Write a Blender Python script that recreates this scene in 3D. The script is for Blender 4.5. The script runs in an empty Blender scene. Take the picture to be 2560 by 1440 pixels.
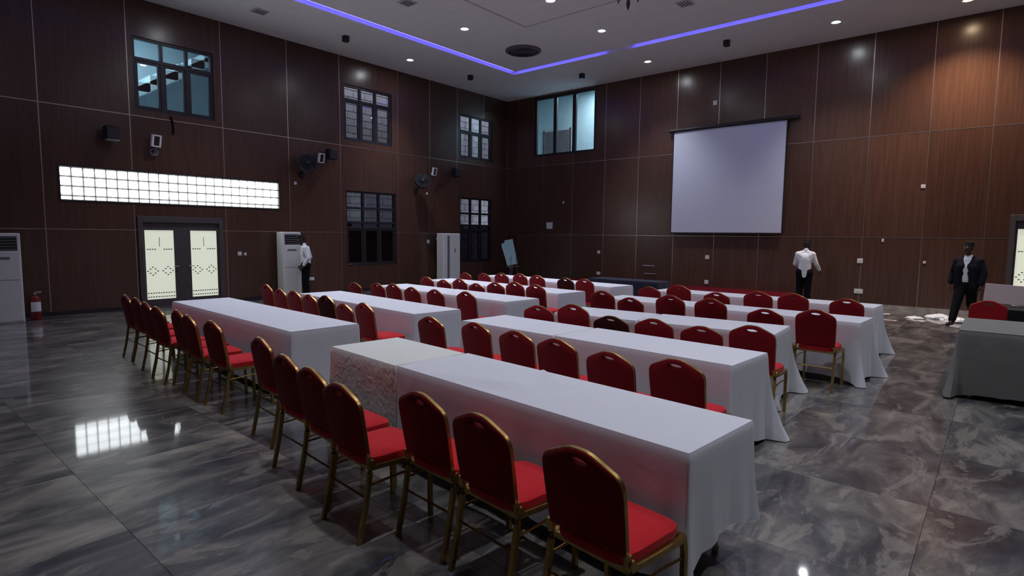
import bpy, bmesh, math, random
from mathutils import Vector, Matrix
random.seed(7)
S = bpy.context.scene
COL = S.collection
PI = math.pi

# ------------------------------------------------------------------ camera
F = 1.12
YAW, PITCH, ROLL, CAMH = math.radians(49.592), math.radians(-5.272), math.radians(.5812), 1.78
_f = Vector((math.sin(YAW)*math.cos(PITCH), math.cos(YAW)*math.cos(PITCH), math.sin(PITCH)))
_r = Vector((math.cos(YAW), -math.sin(YAW), 0)); _u = _r.cross(_f)
CR = _r*math.cos(ROLL) + _u*math.sin(ROLL); CU = -_r*math.sin(ROLL) + _u*math.cos(ROLL); CF = _f
CAM = Vector((0, 0, CAMH))
cd = bpy.data.cameras.new('camera'); cam = bpy.data.objects.new('camera', cd); COL.objects.link(cam)
cd.sensor_width = 36; cd.sensor_fit = 'HORIZONTAL'; cd.lens = 18*F; cd.clip_start = .05; cd.clip_end = 200
cam.matrix_world = Matrix(((CR.x, CU.x, -CF.x, 0), (CR.y, CU.y, -CF.y, 0), (CR.z, CU.z, -CF.z, CAMH), (0, 0, 0, 1)))
S.camera = cam
# ------------------------------------------------------------------ world, exposure
W = bpy.data.worlds.new('world'); S.world = W; W.use_nodes = True
W.node_tree.nodes['Background'].inputs[0].default_value = (.85, .86, 1.0, 1)
W.node_tree.nodes['Background'].inputs[1].default_value = 2.0
S.view_settings.view_transform = 'Standard'; S.view_settings.look = 'None'
S.view_settings.exposure = 0.15; S.view_settings.gamma = 1.0; S.view_settings.use_curve_mapping = False
SPOT_W = 375.0; LENS_E = 190.0; LED_E = 8.0

# pixel -> point on a known surface
def ray(px, py): return CF*F + CR*((px-1280)/1280) - CU*((py-720)/1280)
def onZ(px, py, z=0.0):
    d = ray(px, py); return CAM + d*((z-CAMH)/d.z)
def onY(px, py, y):
    d = ray(px, py); return CAM + d*(y/d.y)
def onX(px, py, x):
    d = ray(px, py); return CAM + d*(x/d.x)

YL, XR, ZC = 14.95, 17.2, 6.92          # left wall plane, right wall plane, ceiling
X0, Y0 = -5.0, -6.0                     # walls behind the camera

# ------------------------------------------------------------------ materials
MATS = {}
def nodes_of(m): return m.node_tree.nodes, m.node_tree.links
def mat(name, col, rough=.5, metal=0.0, spec=.5, coat=0.0, emit=None, es=0.0, noise=0.0, nscale=20.0, bump=0.0, sheen=0.0):
    m = bpy.data.materials.new(name); m.use_nodes = True
    n, l = nodes_of(m); b = n['Principled BSDF']
    b.inputs['Base Color'].default_value = (*col, 1); b.inputs['Roughness'].default_value = rough
    b.inputs['Metallic'].default_value = metal; b.inputs['Specular IOR Level'].default_value = spec
    b.inputs['Coat Weight'].default_value = coat
    if sheen: b.inputs['Sheen Weight'].default_value = sheen
    if emit: b.inputs['Emission Color'].default_value = (*emit, 1); b.inputs['Emission Strength'].default_value = es
    if noise or bump:
        tc = n.new('ShaderNodeTexCoord'); nz = n.new('ShaderNodeTexNoise')
        nz.inputs['Scale'].default_value = nscale; nz.inputs['Detail'].default_value = 5
        l.new(tc.outputs['Object'], nz.inputs['Vector'])
        if noise:
            rp = n.new('ShaderNodeValToRGB')
            rp.color_ramp.elements[0].position = .3; rp.color_ramp.elements[1].position = .7
            rp.color_ramp.elements[0].color = (*[c*(1-noise) for c in col], 1)
            rp.color_ramp.elements[1].color = (*[min(1, c*(1+noise)) for c in col], 1)
            l.new(nz.outputs[0], rp.inputs[0]); l.new(rp.outputs[0], b.inputs['Base Color'])
        if bump:
            bp = n.new('ShaderNodeBump'); bp.inputs['Strength'].default_value = bump; bp.inputs['Distance'].default_value = .01
            l.new(nz.outputs[0], bp.inputs['Height']); l.new(bp.outputs[0], b.inputs['Normal'])
    MATS[name] = m
    return m

def wood_mat(name, c0, c1, rough):
    m = bpy.data.materials.new(name); m.use_nodes = True; n, l = nodes_of(m); b = n['Principled BSDF']
    g = n.new('ShaderNodeNewGeometry'); mp = n.new('ShaderNodeMapping'); mp.inputs['Scale'].default_value = (26, 26, .9)
    l.new(g.outputs['Position'], mp.inputs['Vector'])
    oi = n.new('ShaderNodeObjectInfo')
    cx = n.new('ShaderNodeVectorMath'); cx.operation = 'ADD'
    mu = n.new('ShaderNodeMath'); mu.operation = 'MULTIPLY'; mu.inputs[1].default_value = 37
    l.new(oi.outputs['Random'], mu.inputs[0]); l.new(mp.outputs[0], cx.inputs[0]); l.new(mu.outputs[0], cx.inputs[1])
    nz = n.new('ShaderNodeTexNoise'); nz.inputs['Scale'].default_value = 1; nz.inputs['Detail'].default_value = 6; nz.inputs['Distortion'].default_value = .4
    l.new(cx.outputs[0], nz.inputs['Vector'])
    rp = n.new('ShaderNodeValToRGB'); rp.color_ramp.elements[0].position = .3; rp.color_ramp.elements[1].position = .72
    rp.color_ramp.elements[0].color = (*c0, 1); rp.color_ramp.elements[1].color = (*c1, 1)
    l.new(nz.outputs[0], rp.inputs[0])
    hs = n.new('ShaderNodeHueSaturation'); l.new(rp.outputs[0], hs.inputs['Color'])
    mr = n.new('ShaderNodeMapRange'); mr.inputs[3].default_value = .88; mr.inputs[4].default_value = 1.12
    l.new(oi.outputs['Random'], mr.inputs[0]); l.new(mr.outputs[0], hs.inputs['Value'])
    l.new(hs.outputs[0], b.inputs['Base Color'])
    b.inputs['Roughness'].default_value = rough; b.inputs['Specular IOR Level'].default_value = .45
    bp = n.new('ShaderNodeBump'); bp.inputs['Strength'].default_value = .04; bp.inputs['Distance'].default_value = .004
    l.new(nz.outputs[0], bp.inputs['Height']); l.new(bp.outputs[0], b.inputs['Normal'])
    MATS[name] = m
wood_mat('wood', (.070, .033, .023), (.104, .051, .035), .25)
wood_mat('wood_lower', (.070, .033, .023), (.104, .051, .035), .25)

def marble_mat():
    m = bpy.data.materials.new('marble'); m.use_nodes = True; n, l = nodes_of(m); b = n['Principled BSDF']
    tc = n.new('ShaderNodeTexCoord'); oi = n.new('ShaderNodeObjectInfo')
    mu = n.new('ShaderNodeMath'); mu.operation = 'MULTIPLY'; mu.inputs[1].default_value = 53
    l.new(oi.outputs['Random'], mu.inputs[0])
    ad = n.new('ShaderNodeVectorMath'); ad.operation = 'ADD'; l.new(tc.outputs['Object'], ad.inputs[0]); l.new(mu.outputs[0], ad.inputs[1])
    mp = n.new('ShaderNodeMapping'); mp.inputs['Rotation'].default_value = (0, 0, .86); mp.inputs['Scale'].default_value = (.62, 1.6, 1)
    l.new(ad.outputs[0], mp.inputs['Vector'])
    n1 = n.new('ShaderNodeTexNoise'); n1.inputs['Scale'].default_value = 1.7; n1.inputs['Detail'].default_value = 12; n1.inputs['Roughness'].default_value = .68; n1.inputs['Distortion'].default_value = .7
    l.new(mp.outputs[0], n1.inputs['Vector'])
    r1 = n.new('ShaderNodeValToRGB'); e = r1.color_ramp.elements
    e[0].position = .34; e[0].color = (.026, .027, .032, 1); e[1].position = .70; e[1].color = (.36, .325, .28, 1)
    k = e.new(.43); k.color = (.058, .058, .064, 1); k = e.new(.51); k.color = (.115, .110, .108, 1); k = e.new(.59); k.color = (.20, .185, .168, 1)
    l.new(n1.outputs[0], r1.inputs[0])
    n2 = n.new('ShaderNodeTexNoise'); n2.inputs['Scale'].default_value = 2.1; n2.inputs['Detail'].default_value = 11; n2.inputs['Roughness'].default_value = .66; n2.inputs['Distortion'].default_value = .9
    l.new(mp.outputs[0], n2.inputs['Vector'])
    r2 = n.new('ShaderNodeValToRGB'); e = r2.color_ramp.elements
    e[0].position = .555; e[0].color = (0, 0, 0, 1); e[1].position = .585; e[1].color = (1, 1, 1, 1)
    l.new(n2.outputs[0], r2.inputs[0])
    mf = n.new('ShaderNodeMath'); mf.operation = 'MULTIPLY'; mf.inputs[1].default_value = .42; l.new(r2.outputs[0], mf.inputs[0])
    mx = n.new('ShaderNodeMix'); mx.data_type = 'RGBA'; mx.inputs[7].default_value = (.36, .325, .28, 1)
    l.new(mf.outputs[0], mx.inputs[0]); l.new(r1.outputs[0], mx.inputs[6]); l.new(mx.outputs[2], b.inputs['Base Color'])
    b.inputs['Roughness'].default_value = .32; b.inputs['Specular IOR Level'].default_value = .5; b.inputs['Coat Weight'].default_value = .8; b.inputs['Coat Roughness'].default_value = .05
    nb = n.new('ShaderNodeTexNoise'); nb.inputs['Scale'].default_value = 5; l.new(tc.outputs['Object'], nb.inputs['Vector'])
    bp = n.new('ShaderNodeBump'); bp.inputs['Strength'].default_value = .03; bp.inputs['Distance'].default_value = .01
    l.new(nb.outputs[0], bp.inputs['Height']); l.new(bp.outputs[0], b.inputs['Normal'])
    MATS['marble'] = m
marble_mat()

def cloth_mat(name, col, bscale=7, bstr=.35):
    m = mat(name, col, .85, spec=.15, sheen=.15); n, l = nodes_of(m); b = n['Principled BSDF']
    tc = n.new('ShaderNodeTexCoord'); nz = n.new('ShaderNodeTexNoise'); nz.inputs['Scale'].default_value = bscale; nz.inputs['Detail'].default_value = 4; nz.inputs['Distortion'].default_value = 1.0
    l.new(tc.outputs['Object'], nz.inputs['Vector'])
    bp = n.new('ShaderNodeBump'); bp.inputs['Strength'].default_value = bstr; bp.inputs['Distance'].default_value = .02
    l.new(nz.outputs[0], bp.inputs['Height']); l.new(bp.outputs[0], b.inputs['Normal'])
    return m
cloth_mat('cloth', (.71, .72, .80), 4, .12)
cloth_mat('cloth_cream', (.76, .77, .75), 13, .38)
cloth_mat('cloth_grey', (.20, .20, .195), 5, .2)
cloth_mat('cloth_navy', (.012, .011, .03), 5, .2)
cloth_mat('cloth_black', (.01, .01, .012), 5, .2)
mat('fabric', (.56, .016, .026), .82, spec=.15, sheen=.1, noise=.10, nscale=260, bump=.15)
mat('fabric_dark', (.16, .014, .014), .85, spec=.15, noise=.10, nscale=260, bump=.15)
mat('fabric_back', (.25, .008, .014), .85, spec=.12, sheen=.08, noise=.10, nscale=260, bump=.15)  # seat fabric darkened: the shade on the chair backs is put into its colour
mat('fabric_dark_back', (.055, .008, .009), .85, spec=.12, noise=.10, nscale=260, bump=.15)  # maroon fabric with the same backrest shade put into its colour
mat('gold', (.42, .29, .10), .36, 1.0, noise=.15, nscale=30)
mat('steel', (.62, .55, .50), .28, 1.0, noise=.1, nscale=40)
mat('joint', (.55, .45, .40), .32, 1.0, noise=.1, nscale=60)
mat('ceiling', (.80, .77, .80), .8, spec=.2, noise=.03, nscale=6)
mat('white_plastic', (.74, .73, .70), .4, noise=.03, nscale=14)
mat('grey_plastic', (.16, .165, .17), .45, noise=.08, nscale=30)
mat('dark_plastic', (.012, .011, .013), .5, noise=.2, nscale=30)
mat('frame_dark', (.022, .018, .022), .4, noise=.12, nscale=20)
mat('frame_brown', (.075, .060, .065), .42, noise=.1, nscale=10)
mat('screen', (.62, .64, .74), .75, spec=.2, noise=.015, nscale=3)
mat('grout', (.05, .048, .046), .8, noise=.2, nscale=30)
mat('skirting', (.36, .33, .30), .35, noise=.3, nscale=7)
mat('carpet', (.10, .006, .012), .95, spec=.05, noise=.25, nscale=120, bump=.3)
mat('block', (.60, .53, .56), .9, spec=.1, noise=.14, nscale=8, bump=.3)
mat('mortar', (.30, .26, .28), .9, noise=.1, nscale=20)
mat('plaster_blue', (.60, .72, .78), .8, noise=.04, nscale=4)
mat('door_brown', (.20, .16, .17), .5, noise=.12, nscale=6)
mat('teal_paper', (.42, .66, .66), .8, noise=.05, nscale=9)
mat('paper', (.80, .80, .82), .8, noise=.04, nscale=12)
mat('board_pink', (.72, .58, .62), .6, noise=.04, nscale=8)
mat('red_paint', (.20, .012, .014), .4, noise=.1, nscale=12)
mat('skin', (.055, .028, .020), .5, noise=.1, nscale=25)
mat('hair', (.006, .005, .005), .8, noise=.3, nscale=90)
mat('shirt', (.74, .75, .80), .85, spec=.1, noise=.05, nscale=16, bump=.25)
mat('trousers', (.008, .008, .010), .9, spec=.1, noise=.2, nscale=60)
mat('jacket', (.009, .009, .014), .85, spec=.15, noise=.2, nscale=60)
mat('shoe', (.01, .009, .009), .35, noise=.2, nscale=30)
mat('eye_white', (.6, .58, .55), .3, noise=.05, nscale=80)
mat('lens_white', (1, 1, 1), .4, emit=(.88, .92, 1.0), es=LENS_E, noise=.01)
mat('lens_warm', (1, 1, 1), .4, emit=(1.0, .72, .45), es=LENS_E, noise=.01)
mat('led', (.1, .1, .2), .5, emit=(.085, .075, 1.0), es=LED_E, noise=.01)
mat('glass_block', (.9, .95, .95), .12, emit=(.93, .98, 1.0), es=4.2, noise=.02, nscale=9, bump=.4)
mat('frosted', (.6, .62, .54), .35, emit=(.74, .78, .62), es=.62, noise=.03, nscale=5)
mat('etch', (.07, .08, .08), .6, noise=.1, nscale=50)
mat('lens_off', (.03, .03, .035), .15, noise=.1, nscale=30)
mat('fixture_grey', (.12, .10, .14), .5, noise=.1, nscale=20)
mat('fixture_pale', (.50, .48, .50), .6, noise=.05, nscale=20)
mat('crystal', (.05, .045, .06), .15, noise=.1, nscale=30)
mat('plastic_film', (.82, .82, .85), .25, noise=.05, nscale=12, bump=.8)
mat('lamp_tube', (1, 1, 1), .4, emit=(.85, .95, 1.0), es=9.0, noise=.01)
def glass_mat(name, tint, fac):
    m = bpy.data.materials.new(name); m.use_nodes = True; n, l = nodes_of(m); n.remove(n['Principled BSDF'])
    g = n.new('ShaderNodeBsdfGlossy'); g.inputs['Roughness'].default_value = .015; g.inputs['Color'].default_value = (.9, .9, 1, 1)
    t = n.new('ShaderNodeBsdfTransparent'); t.inputs['Color'].default_value = (*tint, 1)
    fr = n.new('ShaderNodeFresnel'); fr.inputs['IOR'].default_value = 1.5
    ad = n.new('ShaderNodeMath'); ad.operation = 'MULTIPLY_ADD'; ad.inputs[1].default_value = 1.3; ad.inputs[2].default_value = fac
    nz = n.new('ShaderNodeTexNoise'); nz.inputs['Scale'].default_value = 3
    bp = n.new('ShaderNodeBump'); bp.inputs['Strength'].default_value = .01; l.new(nz.outputs[0], bp.inputs['Height']); l.new(bp.outputs[0], g.inputs['Normal'])
    mx = n.new('ShaderNodeMixShader'); l.new(fr.outputs[0], ad.inputs[0])
    gm_ = n.new('ShaderNodeNewGeometry'); sb = n.new('ShaderNodeMath'); sb.operation = 'SUBTRACT'; sb.inputs[0].default_value = 1.0; l.new(gm_.outputs['Backfacing'], sb.inputs[1])
    ff = n.new('ShaderNodeMath'); ff.operation = 'MULTIPLY'; l.new(ad.outputs[0], ff.inputs[0]); l.new(sb.outputs[0], ff.inputs[1]); l.new(ff.outputs[0], mx.inputs[0]); l.new(t.outputs[0], mx.inputs[1]); l.new(g.outputs[0], mx.inputs[2])
    l.new(mx.outputs[0], n['Material Output'].inputs[0]); MATS[name] = m
glass_mat('glass', (.86, .93, .95), .02)
glass_mat('glass_tint', (.16, .15, .18), .03)

# ------------------------------------------------------------------ mesh helpers
class MB:
    def __init__(s): s.v = []; s.f = []; s.m = []; s.k = 0
    def add(s, vs, fs):
        o = len(s.v); s.v += [tuple(v) for v in vs]; s.f += [tuple(i+o for i in f) for f in fs]; s.m += [s.k]*len(fs); return s
    def box(s, a, b):
        x0, y0, z0 = [min(p, q) for p, q in zip(a, b)]; x1, y1, z1 = [max(p, q) for p, q in zip(a, b)]
        return s.add([(x0, y0, z0), (x1, y0, z0), (x1, y1, z0), (x0, y1, z0), (x0, y0, z1), (x1, y0, z1), (x1, y1, z1), (x0, y1, z1)],
                     [(3, 2, 1, 0), (4, 5, 6, 7), (0, 1, 5, 4), (1, 2, 6, 5), (2, 3, 7, 6), (3, 0, 4, 7)])
    def cbox(s, a, b, c=.006):
        # box whose edges are chamfered along z sides and top/bottom
        x0, y0, z0 = [min(p, q) for p, q in zip(a, b)]; x1, y1, z1 = [max(p, q) for p, q in zip(a, b)]
        c = min(c, (x1-x0)*.45, (y1-y0)*.45, (z1-z0)*.45)
        def ring(i, z, cc):
            return [(x0+i+cc, y0+i, z), (x1-i-cc, y0+i, z), (x1-i, y0+i+cc, z), (x1-i, y1-i-cc, z), (x1-i-cc, y1-i, z), (x0+i+cc, y1-i, z), (x0+i, y1-i-cc, z), (x0+i, y0+i+cc, z)]
        return s.loft([ring(c, z0, c*.5), ring(0, z0+c, c), ring(0, z1-c, c), ring(c, z1, c*.5)], caps=True)
    def loft(s, rings, caps=True, closed=True):
        n = len(rings[0]); vs = [p for r in rings for p in r]; fs = []
        m = n if closed else n-1
        for i in range(len(rings)-1):
            for j in range(m): fs.append((i*n+j, i*n+(j+1) % n, (i+1)*n+(j+1) % n, (i+1)*n+j))
        if caps: fs.append(tuple(range(n-1, -1, -1))); fs.append(tuple((len(rings)-1)*n+j for j in range(n)))
        return s.add(vs, fs)
    def tube(s, pts, r, n=8, closed=False, up=(0, 0, 1), r2=None, square=False):
        pts = [Vector(p) for p in pts]; rings = []; N = len(pts)
        rs = r if isinstance(r, (list, tuple)) else [r]*N
        for i, p in enumerate(pts):
            if closed: d = pts[(i+1) % N]-pts[i-1]
            else: d = pts[min(i+1, N-1)]-pts[max(i-1, 0)]
            d.normalize(); a = d.cross(Vector(up))
            if a.length < 1e-3: a = d.cross(Vector((1, 0, 0)))
            a.normalize(); b = d.cross(a)
            rr = r2 if r2 else rs[i]
            if square:
                rings.append([p+a*(u*rs[i])+b*(v*rr) for u, v in ((-1, -1), (1, -1), (1, 1), (-1, 1))])
            else:
                rings.append([p+a*(math.cos(2*PI*k/n)*rs[i])+b*(math.sin(2*PI*k/n)*rr) for k in range(n)])
        if closed: rings.append(rings[0]); return s.loft(rings, caps=False)
        return s.loft(rings, caps=True)
    def lathe(s, prof, c=(0, 0, 0), n=20, axis='z'):
        rings = []
        for r, h in prof:
            ring = []
            for k in range(n):
                a = 2*PI*k/n; x, y = r*math.cos(a), r*math.sin(a)
                if axis == 'z': ring.append((c[0]+x, c[1]+y, c[2]+h))
                elif axis == 'y': ring.append((c[0]+x, c[1]+h, c[2]-y))
                else: ring.append((c[0]+h, c[1]+x, c[2]+y))
            rings.append(ring)
        return s.loft(rings)
    def xf(s, M):
        s.v = [tuple(M @ Vector(v)) for v in s.v]; return s
    def mesh(s, name, mats, smooth=True, ang=40):
        me = bpy.data.meshes.new(name); me.from_pydata(s.v, [], s.f)
        for m in (mats if isinstance(mats, (list, tuple)) else [mats]): me.materials.append(MATS[m])
        if any(s.m): me.polygons.foreach_set('material_index', s.m)
        bm = bmesh.new(); bm.from_mesh(me); bmesh.ops.recalc_face_normals(bm, faces=bm.faces); bm.to_mesh(me); bm.free()
        if smooth:
            me.polygons.foreach_set('use_smooth', [True]*len(me.polygons)); me.set_sharp_from_angle(angle=math.radians(ang))
        return me
    def build(s, name, m, parent=None, loc=None, smooth=True, ang=40):
        return link(name, s.mesh(name, m, smooth, ang), parent, loc)
def link(name, me, parent=None, loc=None, rz=0):
    o = bpy.data.objects.new(name, me); COL.objects.link(o)
    if parent: o.parent = parent
    if loc is not None: o.location = loc
    if rz: o.rotation_euler = (0, 0, rz)
    return o
def tag(o, label, cat, group=None):
    o['label'] = label; o['category'] = cat
    if group: o['group'] = group
    return o
def thing(name, label, cat, loc=(0, 0, 0), rz=0, group=None):
    return tag(link(name, None, None, loc, rz), label, cat, group)
def struct(o, label=None):
    o['kind'] = 'structure'
    if label: o['label'] = label
    return o
def copy_tree(o, parent=None):
    c = o.copy(); COL.objects.link(c); c.parent = parent
    for ch in list(o.children): copy_tree(ch, c)
    return c
def rect_minus(rects, h):
    out = []
    for (a, b, c, d) in rects:                 # u0,u1,v0,v1
        p, q, r, t = h
        if q <= a or p >= b or t <= c or r >= d: out.append((a, b, c, d)); continue
        if c < r: out.append((a, b, c, r))
        if t < d: out.append((a, b, t, d))
        lo, hi = max(c, r), min(d, t)
        if a < p: out.append((a, p, lo, hi))
        if q < b: out.append((q, b, lo, hi))
    return [r for r in out if r[1]-r[0] > .004 and r[3]-r[2] > .004]
def ordinal(i): return ['first', 'second', 'third', 'fourth', 'fifth', 'sixth', 'seventh', 'eighth', 'ninth'][i]

# ------------------------------------------------------------------ floor of marble tiles
fl = struct(MB().box((X0-.3, Y0-.3, -.2), (XR+.2, YL+.2, -.012)).build('floor', 'grout', smooth=False), 'dark grey polished marble floor')
TS = 1.2
tile_me = MB().cbox((-TS/2+.001, -TS/2+.001, -.012), (TS/2-.001, TS/2-.001, 0), .0008).mesh('tile', 'marble', smooth=False)
tx0, ty0 = 1.02-3*TS, 4.46-4*TS+.6
for i in range(-4, 18):
    for j in range(-6, 16):
        cx, cy = tx0+TS*(i+.5), ty0+TS*(j+.5)
        if not (X0+.6 < cx < XR-.5 and Y0+.6 < cy < YL-.45): continue
        if i < 0 and j < 0: continue
        d = Vector((cx, cy, 0))-CAM; zc = d.dot(CF)
        if zc < -.3 or abs(d.dot(CR)) > (zc+1.6)*1.05: continue
        o = link('tile', tile_me, fl, (cx, cy, 0))
        if (i*7+j*3) % 3 == 1: o.rotation_euler = (0, 0, PI)
# tile plane outside of the picture and along the walls
edge = MB()
edge.box((XR-.75, Y0, -.012), (XR, YL, -.002)); edge.box((X0, YL-.75, -.012), (XR, YL, -.002))
edge.box((X0, Y0, -.012), (XR-.75, -1.5, -.002)); edge.box((X0, -1.5, -.012), (-.6, YL-.75, -.002))
edge.build('floor_border', 'marble', fl, smooth=False)

# ------------------------------------------------------------------ walls
SEAMZ = [0, 1.81, 4.36, ZC]
LX = [X0, -3.6, -2.0, -.4, 1.2, 2.79, 4.39, 6.40, 8.12, 9.73, 11.85, 13.19, 14.48, 15.85, XR]
RY = [Y0, -4.8, -3.55, -2.3, -1.0, .33, 1.51, 2.76, 4.05, 5.35, 6.65, 7.96, 9.25, 10.53, 11.85, 13.15, 14.4, YL]
WIN_L = {'w1': (4.50, 6.22, 4.50, 6.10), 'w2': (9.87, 11.62, 4.52, 6.14), 'w3': (14.62, 16.32, 4.52, 6.06),
         'low2': (9.90, 11.75, .80, 3.06), 'low3': (14.63, 16.32, .77, 3.12)}
STRIP = (3.07, 7.81, 2.42, 3.115); DOOR = (4.50, 6.24, 0, 2.03)
HOLES_L = list(WIN_L.values())+[STRIP, DOOR]
WIN_R = (10.93, 13.62, 4.70, 6.86); DOOR_R = (-1.75, -.17, 0, 2.25)
HOLES_R = [WIN_R, DOOR_R]
def wallbuild(name, label, us, holes, put, thick=.2):
    rects = [(us[0], us[-1], 0, ZC+.4)]
    for h in holes: rects = rect_minus(rects, h)
    mb = MB()
    for (a, b, c, d) in rects: mb.box(put(a, .02, c), put(b, thick, d))
    w = struct(mb.build(name, 'frame_dark', smooth=False), label)
    for i in range(len(us)-1):
        for k in range(3):
            g = .004
            rr = [(us[i]+g, us[i+1]-g, SEAMZ[k]+(g if k else .0), SEAMZ[k+1]-g)]
            for h in holes: rr = rect_minus(rr, h)
            if not rr: continue
            p = MB()
            for (a, b, c, d) in rr: p.box(put(a, 0, c), put(b, .02, d))
            p.build('panel', 'wood', w, smooth=False)
    sw = .008
    for i in range(1, len(us)-1):
        for k in range(3):
            rr = [(us[i]-sw, us[i]+sw, SEAMZ[k]+sw, SEAMZ[k+1]-sw)]
            for h in holes: rr = rect_minus(rr, h)
            p = MB()
            for (a, b, c, d) in rr:
                if b-a > .01: p.box(put(a, -.004, c), put(b, .006, d))
            if p.v: p.build('joint_strip', 'joint', w, smooth=False)
    for k in (1, 2):
        for i in range(len(us)-1):
            rr = [(us[i], us[i+1], SEAMZ[k]-sw, SEAMZ[k]+sw)]
            for h in holes: rr = rect_minus(rr, h)
            p = MB()
            for (a, b, c, d) in rr: p.box(put(a, -.004, c), put(b, .006, d))
            if p.v: p.build('joint_strip', 'joint', w, smooth=False)
    return w
putL = lambda u, d, z: (u, YL+d, z)
putR = lambda u, d, z: (XR+d, u, z)
wl = wallbuild('wall_left', 'dark lacquered wood panel wall with double doors and glass blocks', LX, HOLES_L, putL)
wr = wallbuild('wall_right', 'dark lacquered wood panel wall behind the projection screen', RY, HOLES_R, putR)
MB().box((XR-.012, YL-.012, .0), (XR, YL, ZC)).build('corner_trim', 'joint', wr, smooth=False)
struct(MB().box((X0-.2, Y0-.2, 0), (X0, YL+.2, ZC+.4)).build('wall_back', 'wood', smooth=False), 'dark wood wall behind the room')
struct(MB().box((X0, Y0-.2, 0), (XR+.2, Y0, ZC+.4)).build('wall_near', 'wood', smooth=False), 'dark wood wall opposite the double doors')
bb = MB()
for (a, b, c, d) in rect_minus([(Y0, YL, 0, .11)], (DOOR_R[0]-.1, DOOR_R[1]+.1, -1, 3)): bb.box((XR-.015, a, 0), (XR, b, d))
struct(bb.build('baseboard_right', 'skirting', smooth=False), 'pale mottled marble skirting')
bb = MB()
for (a, b, c, d) in rect_minus([(X0, XR-.02, 0, .09)], (DOOR[0]-.1, DOOR[1]+.1, -1, 3)): bb.box((a, YL-.012, 0), (b, YL, d))
struct(bb.build('baseboard_left', 'frame_dark', smooth=False), 'dark skirting')

# ------------------------------------------------------------------ ceiling with light slots
LX1, LY1, LX0, LY0 = 14.36, 12.20, -2.0, -3.2
IX1, IY1, IX0, IY0 = 11.42, 9.36, .9, -.3
def frame_rects(x0, x1, y0, y1, w):
    return [(x0-w, x1+w, y1-w, y1+w), (x0-w, x1+w, y0-w, y0+w), (x1-w, x1+w, y0, y1), (x0-w, x0+w, y0, y1)]
slots = frame_rects(LX0, LX1, LY0, LY1, .125)+frame_rects(IX0, IX1, IY0, IY1, .03)
rects = [(X0-.2, XR+.2, Y0-.2, YL+.2)]
for h in slots: rects = rect_minus(rects, h)
mb = MB()
for (a, b, c, d) in rects: mb.box((a, c, ZC), (b, d, ZC+.09))
mb.box((X0-.2, Y0-.2, ZC+.09), (XR+.2, YL+.2, ZC+.2))
ceil = struct(mb.build('ceiling', 'ceiling', smooth=False), 'pale grey plaster ceiling with recessed light slots')

def led(a, b, where):
    x0, x1 = sorted((a[0], b[0])); y0, y1 = sorted((a[1], b[1])); h = .045
    t = thing('led_strip', where, 'light strip', ((x0+x1)/2, (y0+y1)/2, ZC+.09), group='blue ceiling light strips')
    hx, hy = (x1-x0)/2+(h if x1-x0 < .1 else 0), (y1-y0)/2+(h if y1-y0 < .1 else 0)
    MB().box((-hx-.006, -hy-.006, -.010), (hx+.006, hy+.006, 0)).build('carrier', 'white_plastic', t, smooth=False)
    MB().box((-hx, -hy, -.028), (hx, hy, -.010)).build('diffuser', 'led', t, smooth=False)
led((LX0+.12, LY1), (LX1-.05, LY1), 'long glowing blue light strip in the ceiling slot along the double-door wall')
led((LX1, LY1), (LX1, 8.95), 'short glowing blue light strip in the ceiling corner near the wall with the screen')
led((LX1, 8.02), (LX1, 6.62), 'glowing blue light strip in the ceiling slot just past the dark gap')
led((LX1, 6.56), (LX1, LY0+.12), 'long glowing blue light strip in the ceiling slot along the screen wall')

# ------------------------------------------------------------------ downlights
ring_me = MB().lathe([(.070, 0), (.120, 0), (.125, -.008), (.112, -.018), (.080, -.014), (.070, -.004)], n=20).mesh('trim_ring', 'white_plastic')
lens_w = MB().lathe([(.002, -.010), (.078, -.010), (.078, -.002), (.002, -.002)], n=20).mesh('lens', 'lens_white')
lens_y = MB().lathe([(.002, -.010), (.078, -.010), (.078, -.002), (.002, -.002)], n=20).mesh('lens', 'lens_warm')
def downlight(x, y, label, warm=False, e=1.0):
    t = thing('ceiling_downlight', label, 'downlight', (x, y, ZC), group='round recessed downlights')
    link('trim_ring', ring_me, t); link('lens', lens_y if warm else lens_w, t)
    ld = bpy.data.lights.new('downlight', 'SPOT'); ld.energy = SPOT_W*e; ld.spot_size = math.radians(92); ld.spot_blend = .85
    ld.shadow_soft_size = .08; ld.spot_size = math.radians(118 if warm else 92); ld.color = (1.0, .74, .48) if warm else (.90, .93, 1.0)
    lo = bpy.data.objects.new('lamp', ld); COL.objects.link(lo); lo.parent = t; lo.location = (0, 0, -.03)
downlight(11.34, 13.71, 'lit round white downlight in the ceiling border above the double-door wall')
downlight(15.83, 8.31, 'lit round white downlight in the ceiling border above the screen, nearer the corner')
downlight(15.77, 3.37, 'lit round white downlight in the ceiling border, past the screen housing')
downlight(16.1, .91, 'lit round warm downlight in the ceiling border, furthest from the corner', True, 2.2)
downlight(10.53, 10.61, 'lit round white downlight between the blue strip and the inner groove corner')
downlight(12.79, 8.02, 'lit round white downlight between the inner groove and the screen-side blue strip')
downlight(10.48, 7.9, 'lit round white downlight inside the inner ceiling groove')
for x, y in ((5.8, 12.65), (6.5, 9.4), (12.79, 3.4), (12.79, -1.2), (6.6, 6.9), (6.6, 2.6), (8.2, -1.2), (2.25, 2.4), (2.35, 7.0), (3.6, -1.5), (15.8, -3.6)):
    downlight(x, y, 'lit round white downlight in the ceiling above the tables, out of view', e=.8 if x < 3 else 1.0)

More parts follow.
